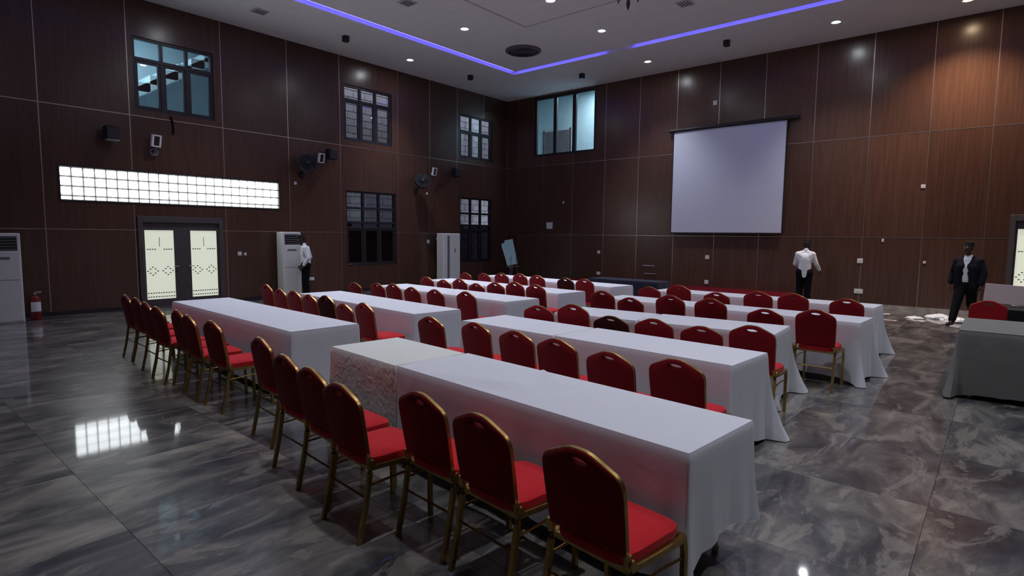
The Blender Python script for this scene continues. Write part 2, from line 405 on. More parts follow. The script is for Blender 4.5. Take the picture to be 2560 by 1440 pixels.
def ceilbox(px, py, label):
    p = onZ(px, py, ZC)
    t = thing('surface_spotlight', label, 'spotlight', (p.x, p.y, ZC), group='black square ceiling spotlights')
    MB().cbox((-.07, -.07, -.15), (.07, .07, 0), .008).build('body', 'dark_plastic', t)
    MB().lathe([(.05, -.1505), (.05, -.153), (.02, -.156), (.001, -.156)], n=14).build('lens', 'lens_off', t)
ceilbox(864, 90, 'small black square ceiling spotlight above the upper window with the staircase behind')
ceilbox(1176, 188, 'small black square ceiling spotlight near the room corner, double-door side')
ceilbox(1455, 184, 'small black square ceiling spotlight near the corner window')
ceilbox(1817, 101, 'small black square ceiling spotlight above the projection screen')
p = onZ(1308, 126, ZC)
t = thing('ceiling_speaker', 'round dark purple grey ceiling diffuser by the blue strip corner', 'ceiling vent', (p.x, p.y, ZC))
MB().lathe([(.50, 0), (.50, -.03), (.46, -.05), (.40, -.05), (.40, -.02), (.39, 0)], n=36).build('rim', 'fixture_grey', t)
MB().lathe([(.36, 0), (.36, -.035), (.30, -.05), (.001, -.06), (.001, 0)], n=36).build('grille', 'fixture_grey', t)
for r in (.1, .17, .24, .31):
    MB().tube([(r*math.cos(a*PI/14), r*math.sin(a*PI/14), -.062+(r-.1)*.03) for a in range(28)], .008, 5, closed=True).build('grille_ring', 'dark_plastic', t)
for px, py, lb in ((650, 28, 'faint square ceiling grille in the border near the double-door wall'), (1018, 6, 'faint square ceiling grille inside the long blue strip'), (1712, 8, 'faint square ceiling grille inside the screen-side blue strip')):
    p = onZ(px, py, ZC)
    t = thing('ceiling_grille', lb, 'ceiling vent', (p.x, p.y, ZC), group='square ceiling grilles')
    MB().cbox((-.16, -.16, -.02), (.16, .16, 0), .006).build('plate', 'fixture_pale', t)
    for k in range(4): MB().box((-.13, -.115+k*.065, -.026), (.13, -.09+k*.065, -.02)).build('slat', 'fixture_grey', t, smooth=False)
# chandelier, only its tip shows
d = ray(1570, 26); tip = CAM+d*(9.2/math.hypot(d.x, d.y))
t = thing('chandelier', 'dark ornate chandelier hanging from the ceiling, only its pointed tip in view', 'chandelier', (tip.x, tip.y, ZC))
zt = tip.z-ZC
MB().lathe([(.09, 0), (.09, -.03), (.02, -.06), (.012, -.1), (.012, zt+.5), (.05, zt+.42), (.07, zt+.34), (.03, zt+.24), (.02, zt+.16), (.035, zt+.10), (.02, zt+.04), (.002, zt)], n=14).build('stem', 'crystal', t)
for k in range(6):
    a = k*PI/3; c, s = math.cos(a), math.sin(a)
    arm = MB().tube([(c*r, s*r, zt+z) for r, z in ((.03, .34), (.12, .25), (.25, .24), (.36, .32), (.38, .40))], .010, 6).build('arm', 'crystal', t)
    MB().lathe([(.05, .40), (.055, .415), (.016, .42), (.016, .52), (.002, .54)], (c*.38, s*.38, zt), 10).build('candle_cup', 'fixture_pale', arm)
    MB().lathe([(.002, .30), (.012, .33), (.002, .38)], (c*.30, s*.30, zt-.1), 6).build('crystal_drop', 'crystal', arm)

# ------------------------------------------------------------------ windows
WN = [0]
def window(put, u0, u1, v0, v1, cols, transoms, label, fr=.055, tint_rows=(), bar=.07, cas=True):
    """transoms: list of v of horizontal bars; each cell gets a pane"""
    WN[0] += 1
    w = struct(link('window_%d' % WN[0], None, None, put((u0+u1)/2, .1, v0)), label)
    off = Vector(put((u0+u1)/2, .1, v0))
    def b(a, c): return tuple(Vector(a)-off), tuple(Vector(c)-off)
    def bx(name, a0, a1, c0, c1, d0, d1, m):
        A, B = b(put(a0, d0, c0), put(a1, d1, c1)); return MB().cbox(A, B, .004).build(name, m, w)
    bx('frame_head', u0, u1, v1-fr, v1, .03, .13, 'frame_dark'); bx('frame_sill', u0, u1, v0, v0+fr, .03, .13, 'frame_dark')
    bx('frame_jamb', u0, u0+fr, v0+fr, v1-fr, .03, .13, 'frame_dark'); bx('frame_jamb', u1-fr, u1, v0+fr, v1-fr, .03, .13, 'frame_dark')
    vs = [v0+fr]+transoms+[v1-fr]; us = [u0+fr+(u1-u0-2*fr)*k/cols for k in range(cols+1)]
    for t in transoms: bx('transom', u0+fr, u1-fr, t-bar/2, t+bar/2, .03, .12, 'frame_dark')
    for r in range(len(vs)-1):
        a, c = vs[r]+(bar/2 if r else 0), vs[r+1]-(bar/2 if r < len(vs)-2 else 0)
        for k in range(cols):
            e0 = us[k]+(bar/2 if k else 0); e1 = us[k+1]-(bar/2 if k < cols-1 else 0)
            if k: bx('mullion', us[k]-bar/2, us[k]+bar/2, a, c, .03, .12, 'frame_dark')
            if cas and r == 0 and c-a > .5:
                A, B = b(put(e0, .045, a), put(e1, .105, c)); mb = MB(); s = .05
                # casement sash: four bars
                for (p, q, g, h) in ((e0, e1, c-s, c), (e0, e1, a, a+s), (e0, e0+s, a+s, c-s), (e1-s, e1, a+s, c-s)):
                    A, B = b(put(p, .045, g), put(q, .105, h)); mb.box(A, B)
                mb.build('sash', 'frame_dark', w, smooth=False)
                A, B = b(put(e0+s, .07, a+s), put(e1-s, .078, c-s))
            else:
                A, B = b(put(e0, .07, a), put(e1, .078, c))
            MB().box(A, B).build('pane', 'glass_tint' if r in tint_rows else 'glass', w, smooth=False)
    return w
window(putL, *WIN_L['w1'], 3, [5.63], 'upper dark framed window with a bluish staircase behind')
window(putL, *WIN_L['w2'], 3, [5.72], 'upper dark framed window with pale block wall behind')
window(putL, *WIN_L['w3'], 3, [5.48], 'upper dark framed window nearest the room corner')
window(putL, *WIN_L['low2'], 3, [1.95, 2.12, 2.55], 'tall lower dark window beside the floor air conditioner', tint_rows=(0, 1), cas=True)
window(putL, *WIN_L['low3'], 3, [1.95, 2.12, 2.55], 'tall lower dark window nearest the room corner', tint_rows=(0, 1), cas=True)
window(putR, *WIN_R, 3, [], 'high corner window with a pale blue room behind', fr=.09, bar=.14, cas=False)

# rooms and yard seen through the windows
yard = struct(MB().box((8.4, YL+1.62, -.2), (19.0, YL+1.78, 7.4)).build('wall_outside', 'mortar', smooth=False), 'pale concrete block wall outside the windows')
blk = MB().cbox((-.216, -.02, -.106), (.216, 0, .106), .008).mesh('concrete_block', 'block', smooth=False)
for r in range(1, 31):
    for c in range(24):
        x, z = 8.6+c*.45+(.225 if r % 2 else 0), .12+r*.23
        # only where a window looks out
        ok = False
        for (a, b, c0, d0) in (WIN_L['w2'], WIN_L['w3'], WIN_L['low2'], WIN_L['low3']):
            kx = (YL+1.62)/(YL+.1)
            if a*kx-.4 < x < b*kx+.4 and (c0-1.78)*kx+1.78-.3 < z < (d0-1.78)*kx+1.78+.3: ok = True
        if ok: link('concrete_block', blk, yard, (x, YL+1.62, z))
yb = MB(); yb.box((8.2, YL+.2, -.2), (8.4, YL+1.78, 7.4)).box((18.8, YL+.2, -.2), (19.0, YL+1.62, 7.4)).box((8.4, YL+.2, -.25), (18.8, YL+1.62, -.2))
struct(yb.build('trim_1', 'mortar', smooth=False), 'end walls and ground of the narrow yard')
# stairwell behind the first upper window
sw = MB(); sw.box((3.2, YL+3.2, 3.6), (7.9, YL+3.35, 7.2)).box((3.05, YL+.2, 3.6), (3.2, YL+3.35, 7.2)).box((7.9, YL+.2, 3.6), (8.05, YL+3.35, 7.2)).box((3.05, YL+.2, 3.45), (8.05, YL+3.35, 3.6)).box((3.05, YL+.2, 7.2), (8.05, YL+3.35, 7.35))
struct(sw.build('wall_stairwell', 'plaster_blue', smooth=False), 'pale blue stairwell behind the upper window')
st = thing('staircase', 'bluish stair flight seen through the upper window', 'stairs', (3.6, YL+2.2, 3.6))
MB().add([(0, -.6, .55), (4.1, -.6, 3.2), (4.1, -.6, 3.45), (0, -.6, .8), (0, .9, .55), (4.1, .9, 3.2), (4.1, .9, 3.45), (0, .9, .8)], [(0, 1, 2, 3), (4, 7, 6, 5), (0, 4, 5, 1), (3, 2, 6, 7), (0, 3, 7, 4), (1, 5, 6, 2)]).build('stair_slab', 'plaster_blue', st, smooth=False)
for k in range(12): MB().box((.1+k*.33, -.6, .80+k*.213), (.43+k*.33, .9, 1.02+k*.213)).build('step', 'plaster_blue', st, smooth=False)
def room_lamp(x, y, z, e, label, col=(.8, .93, 1)):
    t = thing('tube_light', label, 'light', (x, y, z))
    MB().cbox((-.6, -.04, -.03), (.6, .04, 0), .006).build('batten', 'white_plastic', t)
    MB().lathe([(.002, -.57), (.014, -.57), (.014, .57), (.002, .57)], (0, 0, -.05), 8, axis='x').build('tube', 'lamp_tube', t)
    ld = bpy.data.lights.new('tube', 'AREA'); ld.shape = 'RECTANGLE'; ld.size = 1.1; ld.size_y = .05; ld.energy = e*2.5; ld.color = col
    lo = bpy.data.objects.new('lamp', ld); COL.objects.link(lo); lo.parent = t; lo.location = (0, 0, -.07)
room_lamp(4.2, YL+1.1, 7.19, 30, 'tube light on the stairwell ceiling behind the upper window')
rb = MB(); rb.box((XR+1.9, 9.2, 3.9), (XR+2.05, 15.0, 7.3)).box((XR+.2, 9.05, 3.9), (XR+2.05, 9.2, 7.3)).box((XR+.2, 15.0, 3.9), (XR+2.05, 15.15, 7.3)).box((XR+.2, 9.05, 3.75), (XR+2.05, 15.15, 3.9)).box((XR+.2, 9.05, 7.3), (XR+2.05, 15.15, 7.45))
struct(rb.build('wall_side_room', 'plaster_blue', smooth=False), 'pale blue room behind the high corner window')
dr = struct(link('door_3', None, None, (XR+1.9, 14.6, 3.9)), 'grey brown door in the pale room behind the corner window')
pA, pB = onX(1362, 332, XR+1.9), onX(1424, 345, XR+1.9)
MB().cbox((-.05, pB.y-14.6, 0), (0, pA.y-14.6, pA.z-3.9), .006).build('leaf', 'door_brown', dr)
MB().box((-.03, pB.y-14.6-.07, 0), (0, pB.y-14.6, pA.z-3.9+.07)).build('door_frame', 'frame_brown', dr, smooth=False)
MB().box((-.03, pA.y-14.6, 0), (0, pA.y-14.6+.07, pA.z-3.9+.07)).build('door_frame', 'frame_brown', dr, smooth=False)
room_lamp(XR+.9, 11.6, 7.29, 34, 'tube light on the ceiling of the room behind the corner window')

# ------------------------------------------------------------------ glass block band
gb = struct(link('window_7', None, None, (STRIP[0], YL, STRIP[2])), 'bright horizontal band of backlit glass blocks above the double doors')
MB().box((0, .06, 0), (STRIP[1]-STRIP[0], .19, STRIP[3]-STRIP[2])).build('joint_bed', 'grout', gb, smooth=False)
NB = 23; bw = (STRIP[1]-STRIP[0])/NB
vv = [0, .095, .295, .495, STRIP[3]-STRIP[2]]
gm = [MB().cbox((.018, .0, .018), (bw-.018, .075, vv[k+1]-vv[k]-.018), .006).mesh('glass_block', 'glass_block', smooth=False) for k in range(4)]
for c in range(NB):
    for k in range(4): link('glass_block', gm[k], gb, (c*bw, .02, vv[k]))
bd = MB(); L, Hh = STRIP[1]-STRIP[0], STRIP[3]-STRIP[2]
bd.box((-.03, -.01, -.03), (L+.03, .02, 0)).box((-.03, -.01, Hh), (L+.03, .02, Hh+.03)).box((-.03, -.01, 0), (0, .02, Hh)).box((L, -.01, 0), (L+.03, .02, Hh))
bd.build('surround', 'frame_dark', gb, smooth=False)

# ------------------------------------------------------------------ double doors
def double_door(idx, put, u0, u1, h, flip, label, etched=True):
    D = struct(link('door_%d' % idx, None, None, put((u0+u1)/2, 0, 0)), label); off = Vector(put((u0+u1)/2, 0, 0))
    def bx(name, a0, a1, c0, c1, d0, d1, m, par=D, c=.006):
        A = Vector(put(a0, d0, c0))-off; B = Vector(put(a1, d1, c1))-off
        return MB().cbox(A, B, c).build(name, m, par)
    for (a, b) in ((u0-.07, u0+.03), (u1-.03, u1+.07)): bx('door_jamb', a, b, 0, h+.1, -.035, .12, 'frame_brown')
    bx('door_head', u0+.03, u1-.03, h-.04, h+.1, -.035, .12, 'frame_brown'); bx('threshold', u0+.03, u1-.03, 0, .02, -.02, .12, 'frame_brown')
    mid = (u0+u1)/2
    for s, (a, b) in enumerate(((u0+.02, mid), (mid, u1-.02))):
        leaf = MB(); w = b-a; gl, gr = (a+.055, b-.20) if s == 0 else (a+.20, b-.055)
        if s == 0: gl, gr = a+.055, a+.055+w*.72
        else: gl, gr = b-.055-w*.72, b-.055
        z0, z1 = .20, h-.22
        for (p, q, c, d) in ((a, gl, .015, h-.02), (gr, b, .015, h-.02), (gl, gr, .015, z0), (gl, gr, z1, h-.02)):
            A = Vector(put(p, .02, c))-off; B = Vector(put(q, .07, d))-off; leaf.box(A, B)
        lf = leaf.build('door_leaf', 'frame_brown', D, smooth=False)
        g = bx('glass_panel', gl, gr, z0, z1, .04, .05, 'frosted', lf, .001)
        hu = (gr+.07) if s == 0 else (gl-.07)
        hh = MB(); A = Vector(put(hu, -.03, .96))-off
        px_ = Vector(put(1, 0, 0))-Vector(put(0, 0, 0)); dn = Vector(put(0, 1, 0))-Vector(put(0, 0, 0)); sg = -1 if s == 0 else 1
        hh.tube([A+dn*.05, A, A+px_*(.03*sg), A+px_*(.12*sg)], .010, 6)
        hh.build('handle', 'steel', lf)
        if etched:
            gw = gr-gl; cx = (gl+gr)/2
            def mark(u, z, r=.017, rz=.011):
                A = Vector(put(u-r, .037, z-rz))-off; B = Vector(put(u+r, .0405, z+rz))-off
                MB().cbox(A, B, .003).build('etched_mark', 'etch', lf, smooth=False)
            H0, H1 = z0, z1; Z = lambda f: H1-(H1-H0)*f
            mark(cx, Z(.17), .006, .11)
            for k in range(4):
                mark(gl+gw*(.09+.085*k), Z(.275)); mark(gr-gw*(.09+.085*k), Z(.275))
            for e in (-1, 1):
                c0 = cx+e*gw*.26
                for (du, dz) in ((0, .058), (.085, .03), (-.085, .03), (.17, 0), (-.17, 0), (.085, -.03), (-.085, -.03), (0, -.058)):
                    mark(c0+du*gw, Z(.59)+dz*(H1-H0))
            for k in range(11):
                mark(gl+gw*(.06+.088*k), Z(.91)); mark(gl+gw*(.06+.088*k), Z(.965))
    return D
double_door(1, putL, DOOR[0], DOOR[1], DOOR[3], 1, 'brown framed double door with etched frosted glass panels')
double_door(2, putR, DOOR_R[0], DOOR_R[1], DOOR_R[3], 1, 'brown framed double door with bright frosted glass on the screen wall')

# ------------------------------------------------------------------ projection screen
scr = thing('projection_screen', 'large white pull-down projection screen on the wood wall', 'projection screen', (XR, 6.355, 1.9))
MB().box((-.10, -1.635, .02), (-.092, 1.635, 3.10)).build('screen_cloth', 'screen', scr, smooth=False)
MB().lathe([(.002, -1.95), (.055, -1.95), (.055, 1.80), (.002, 1.80)], (-.10, 0, 3.15), 12, axis='y').build('housing', 'dark_plastic', scr)
for s in (-1, 1): MB().box((-.103, s*1.635, .0), (-.091, s*1.665, 3.12)).build('border', 'dark_plastic', scr, smooth=False)
MB().cbox((-.115, -1.66, -.02), (-.08, 1.66, .02), .006).build('bottom_bar', 'dark_plastic', scr)
for s in (-1.6, 1.5): MB().box((-.10, s-.03, 3.12), (-.006, s+.03, 3.2)).build('bracket', 'dark_plastic', scr, smooth=False)

# ------------------------------------------------------------------ wall fittings
def plate(put, u, z, w, h, label, name='wall_socket', cat='socket', group=None, m='white_plastic', hole=True):
    t = thing(name, label, cat, put(u, 0, z), group=group); off = Vector(put(u, 0, z))
    def B(a, b, c, d, e, f, nm, mm, c_=.004): MB().cbox(Vector(put(a, e, c))-off, Vector(put(b, f, d))-off, c_).build(nm, mm, t)
    B(u-w/2, u+w/2, z-h/2, z+h/2, -.014, 0, 'plate', m)
    if hole:
        B(u-w*.18, u+w*.18, z-h*.2, z+h*.2, -.018, -.013, 'rocker', m, .002)
G = 'white wall sockets and switches'
for px, py, w, h, lb in ((599, 634, .10, .10, 'white wall switch beside the double doors, the larger of two'), (613, 635, .07, .07, 'small white wall switch beside the double doors'),
        (779, 697, .16, .09, 'wide white double socket low on the wall beside the standing man'), (738, 458, .08, .08, 'small white plate high on the wall above the air conditioner'),
        (1067, 484, .07, .08, 'small white plate high on the wall beneath the black fan near the corner'), (1070, 604, .11, .12, 'white wall switch left of the corner air conditioner'), (1092, 597, .07, .07, 'tiny white plate just left of the corner air conditioner')):
    p = onY(px, py, YL); plate(putL, p.x, p.z, w, h, lb, group=G)
for px, py, w, h, lb in ((1374, 564, .28, .24, 'pale grey square notice plate on the wall near the room corner'), (1497, 630, .11, .11, 'white wall switch right of the notice plate'),
        (1496, 683, .15, .11, 'white socket low on the wall right of the flip chart'), (1768, 643, .12, .12, 'white wall switch under the projection screen'), (1766, 705, .12, .12, 'white socket low under the projection screen'),
        (2150, 652, .13, .12, 'white wall switch right of the man in the white shirt with his back turned'), (2146, 728, .20, .12, 'wide white double socket low on the wall by the last table row'),
        (2308, 466, .09, .09, 'small white plate high on the bare wood wall'), (1409, 506, .07, .07, 'small pale plate on the wall below the corner window'), (2207, 601, .05, .08, 'tiny white clip at the panel joint right of the screen'),
        (2311, 656, .06, .06, 'tiny white clip on the wood wall beside the man in the dark jacket'), (1788, 257, .12, .13, 'small pale plate on the wall above the projection screen')):
    p = onX(px, py, XR); plate(putR, p.y, p.z, w, h, lb, group=G, name='notice_plate' if w > .25 else 'wall_socket', cat='plate' if w > .25 else 'socket', hole=w < .25)
for px, py, lb in ((1623, 664, 'upper of two slim metal bars low on the wall behind the stage'), (1626, 684, 'lower of two slim metal bars low on the wall behind the stage')):
    p = onX(px, py, XR); t = thing('wall_bar', lb, 'rail', (XR, p.y, p.z), group='metal bars behind the stage')
    MB().lathe([(.002, -.21), (.016, -.21), (.016, .21), (.002, .21)], (-.05, 0, 0), 8, axis='y').build('bar', 'steel', t)
    for s in (-.17, .17): MB().box((-.05, s-.01, -.008), (0, s+.01, .008)).build('bracket', 'steel', t, smooth=False)
p = onX(1272, 666, XR-.02); 
tag(MB().cbox((-.006, -.10, -.10), (0, .10, .10), .002).xf(Matrix.Rotation(PI/4, 4, 'X')).build('diamond_sign', 'grey_plastic', loc=(XR-.013, 14.72, p.z)), 'small plain grey diamond-shaped plate on the wall beside the flip chart', 'sign')

def wall_speaker(px, py, w, label):
    p = onY(px, py, YL-.25); t = thing('wall_speaker', label, 'speaker', (p.x, YL, p.z), group='black wall speakers')
    MB().cbox((-w/2, -.36, -w*.6), (w/2, -.12, w*.6), .02).build('cabinet', 'dark_plastic', t)
    MB().cbox((-w/2+.015, -.372, -w*.6+.02), (w/2-.015, -.358, w*.6-.02), .006).build('grille', 'frame_dark', t)
    MB().tube([(0, 0, 0), (0, -.13, 0)], .02, 8).build('bracket', 'dark_plastic', t)
wall_speaker(279, 334, .26, 'black box speaker on the wall above the glass block band')
wall_speaker(829, 386, .25, 'black box speaker on the wall above the floor air conditioner')
wall_speaker(1141, 432, .24, 'black box speaker on the wall near the room corner')
def flood(px, py, label):
    p = onY(px, py, YL-.2); t = thing('floodlight', label, 'floodlight', (p.x, YL, p.z), group='white framed wall floodlights')
    w, h = .075, .105; mb = MB(); R = Matrix.Translation((0, -.18, 0)) @ Matrix.Rotation(.25, 4, 'Z') @ Matrix.Rotation(.2, 4, 'X')
    mb.box((-w-.02, -.03, h), (w+.02, .03, h+.03)).box((-w-.02, -.03, -h-.03), (w+.02, .03, -h)).box((-w-.03, -.03, -h-.03), (-w+.01, .03, h+.03)).box((w-.01, -.03, -h-.03), (w+.03, .03, h+.03))
    mb.xf(R).build('housing', 'white_plastic', t, smooth=False)
    MB().box((-w+.008, -.012, -h), (w-.008, .04, h)).xf(R).build('lens', 'lens_off', t, smooth=False)
    MB().tube([(0, 0, -.05), (0, -.10, -.02), (0, -.17, 0)], .012, 6).build('bracket', 'white_plastic', t)
flood(391, 352, 'white framed floodlight with dark lens above the glass block band')
flood(804, 395, 'white framed floodlight with dark lens beside the speaker above the air conditioner')
flood(1087, 429, 'white framed floodlight with dark lens near the room corner')
p = onY(388, 380, YL-.1)
t = thing('dome_camera', 'small dark dome with a white rim under the wall floodlight', 'camera', (p.x, YL, p.z))
MB().lathe([(.002, 0), (.085, 0), (.085, -.04), (.075, -.05), (.002, -.05)], n=16, axis='y').build('rim', 'fixture_pale', t)
MB().lathe([(.070, -.048), (.068, -.07), (.055, -.10), (.03, -.118), (.002, -.122)], n=16, axis='y').build('dome', 'crystal', t)
p = onY(429, 290, YL-.04); q = onY(434, 334, YL-.04)
tag(MB().tube([(p.x, YL-.03, p.z), (p.x+.03, YL-.045, (p.z+q.z)/2), (q.x, YL-.03, q.z)], .035, 8, r2=.014).build('hanging_strap', 'dark_plastic'), 'short dark strap hanging below the upper staircase window', 'strap')
def wall_fan(px, py, r, label):
    p = onY(px, py, YL-.4); t = thing('wall_fan', label, 'fan', (p.x, YL, p.z), group='black wall fans')
    R = Matrix.Translation((0, -.36, 0)) @ Matrix.Rotation(-.45, 4, 'Z') @ Matrix.Rotation(-.35, 4, 'X')
    mb = MB()
    mb.lathe([(r, -.05), (r+.012, 0), (r, .05), (r-.012, .05), (r-.012, -.05)], n=28, axis='y')
    for k in range(16):
        a = k*PI/8; mb.tube([(math.cos(a)*.05, -.085, math.sin(a)*.05), (math.cos(a)*r*.6, -.08, math.sin(a)*r*.6), (math.cos(a)*r, -.04, math.sin(a)*r)], .005, 4)
        mb.tube([(math.cos(a)*.05, .085, math.sin(a)*.05), (math.cos(a)*r*.6, .08, math.sin(a)*r*.6), (math.cos(a)*r, .04, math.sin(a)*r)], .005, 4)
    mb.xf(R).build('cage', 'dark_plastic', t)
    for k in range(3):
        a = k*2*PI/3; bl = MB(); rr = []
        for f in (.1, .4, .75, .95):
            c, s = math.cos(a), math.sin(a); wd = r*(.2+.3*f)
            rr.append([(c*r*f-s*w, d, s*r*f+c*w) for w, d in ((-wd*.5, -.03), (wd*.5, .02), (wd*.5, .026), (-wd*.5, -.024))])
        bl.loft(rr).xf(R).build('blade', 'dark_plastic', t)
    MB().lathe([(.002, -.09), (.055, -.085), (.06, -.06), (.05, .05), (.075, .06), (.075, .17), (.05, .2), (.002, .2)], n=14, axis='y').xf(R).build('motor', 'dark_plastic', t)
    MB().tube([(0, 0, -.28), (0, -.12, -.26), (0, -.22, -.1), (0, -.24, 0)], .022, 8).build('arm', 'dark_plastic', t)
    MB().cbox((-.06, -.05, -.38), (.06, 0, -.2), .01).build('wall_bracket', 'dark_plastic', t)
wall_fan(772, 408, .25, 'black caged wall fan above the floor air conditioner')
wall_fan(1058, 452, .25, 'black caged wall fan left of the corner lower window')

# ------------------------------------------------------------------ floor-standing air conditioners
def aircon(x0, x1, y0, h, label, narrow=False):
    w, dp = x1-x0, .34
    t = thing('floor_air_conditioner', label, 'air conditioner', ((x0+x1)/2, y0, 0), group='white floor-standing air conditioners'); a = w/2
    MB().cbox((-a, -dp/2, .0), (a, dp/2, h), .012).build('body', 'white_plastic', t)
    f = -dp/2
    if narrow:
        MB().cbox((-a+.05, f-.012, .05), (a*1-.02, f+.002, h-.04), .004).build('front_panel', 'white_plastic', t)
        MB().box((-a*.55, f-.016, .1), (-a*.30, f-.011, h-.08)).build('air_slot', 'grey_plastic', t, smooth=False)
        MB().cbox((a*.28, f-.018, h*.64), (a*.42, f-.010, h*.71), .002).build('control_panel', 'grey_plastic', t)
    else:
        MB().cbox((-a+.03, f-.010, .04), (a-.03, f+.002, h-.36), .004).build('front_panel', 'white_plastic', t)
        MB().box((-a+.05, f-.004, h-.33), (a-.05, f+.001, h-.06)).build('grille_recess', 'dark_plastic', t, smooth=False)
        for k in range(5): MB().box((-a+.05, f-.010, h-.315+k*.056), (a-.05, f-.003, h-.300+k*.056)).build('louver', 'grey_plastic', t, smooth=False)
        MB().cbox((-a*.55, f-.014, h-.50), (a*.45, f-.008, h-.45), .002).build('display', 'grey_plastic', t)
        MB().box((-a+.03, f-.0115, h*.48), (a-.03, f-.0095, h*.485)).build('panel_joint', 'grey_plastic', t, smooth=False)
    MB().box((-a+.01, f+.02, -.0), (a-.01, dp/2-.02, .012)).build('plinth', 'dark_plastic', t, smooth=False)
q = onY(53, 640, 14.35)
aircon(q.x-.62, q.x, 14.52, 1.72, 'white floor-standing air conditioner beside the fire extinguisher')
qa, qb = onY(712, 640, 14.35), onY(757, 640, 14.35)
aircon(qa.x, qb.x, 14.60, 1.80, 'white floor-standing air conditioner beside the standing man')
qa, qb = onY(1110, 640, 14.35), onY(1152, 640, 14.35)
aircon(qa.x, qb.x, 14.55, 1.82, 'white slim floor-standing air conditioner near the room corner', True)

# ------------------------------------------------------------------ fire extinguisher
p = onZ(91, 799, 0)
t = thing('fire_extinguisher', 'dark red fire extinguisher with a white label standing by the wall', 'fire extinguisher', (p.x, min(p.y, 14.7), 0))
MB().lathe([(.002, 0), (.085, 0), (.09, .012), (.09, .40), (.075, .45), (.035, .475), (.03, .50), (.002, .50)], n=20).build('cylinder', 'red_paint', t)
lb = MB(); rg = []
for z in (.17, .36): rg.append([(.0915*math.cos(a), .0915*math.sin(a), z) for a in [math.radians(-150+k*12) for k in range(11)]])
lb.loft(rg, caps=False, closed=False).build('paper_label', 'paper', t)
MB().cbox((-.02, -.02, .50), (.02, .02, .535), .004).build('valve', 'steel', t)
MB().cbox((-.015, -.012, .55), (.11, .012, .565), .003).build('lever', 'steel', t); MB().cbox((-.01, -.012, .525), (.10, .012, .54), .003).build('carry_handle', 'steel', t)
MB().tube([(-.03, 0, .52), (-.09, -.02, .48), (-.11, -.03, .36), (-.10, -.03, .2)], .012, 8).build('hose', 'dark_plastic', t)

# ------------------------------------------------------------------ flip chart in the corner
q = onY(1284, 640, 13.6)
fc = thing('flip_chart', 'easel flip chart with fanned pale teal sheets in the room corner', 'flip chart', (q.x, 13.6, 0), math.radians(-128))
# local: front faces +x
def leg(a, b): MB().tube([a, b], .014, 6).build('leg', 'steel', fc)
leg((.12, -.17, 0), (-.02, -.09, 1.05)); leg((.12, .17, 0), (-.02, .09, 1.05)); leg((-.42, 0, 0), (-.06, 0, 1.2))
MB().tube([(.015, -.115, .72), (.015, .115, .72)], .012, 6).build('cross_bar', 'steel', fc)
MB().cbox((-.05, -.26, .62), (-.0, .26, .64), .004).build('ledge', 'steel', fc)
for k, (an, dy, h, w, dx) in enumerate(((.34, -.02, .86, .30, .0), (.20, .0, .93, .32, .012), (.28, -.10, .76, .28, .024))):
    M_ = Matrix.Translation((-.005+dx, dy, .70)) @ Matrix.Rotation(-.10, 4, 'Y') @ Matrix.Rotation(an, 4, 'X')
    MB().box((0, -w/2, 0), (.008, w/2, h)).xf(M_).build('sheet', 'teal_paper', fc, smooth=False)

# ------------------------------------------------------------------ stage
stg = thing('stage', 'low red carpeted stage along the wall with the screen', 'stage', (XR-1.15, 7.9, 0))
MB().box((-1.05, -3.65, 0), (1.13, 3.65, .27)).build('platform', 'carpet', stg, smooth=False)
MB().cbox((-1.09, -3.69, .25), (-1.04, 3.69, .275), .004).build('edge_trim', 'frame_dark', stg)

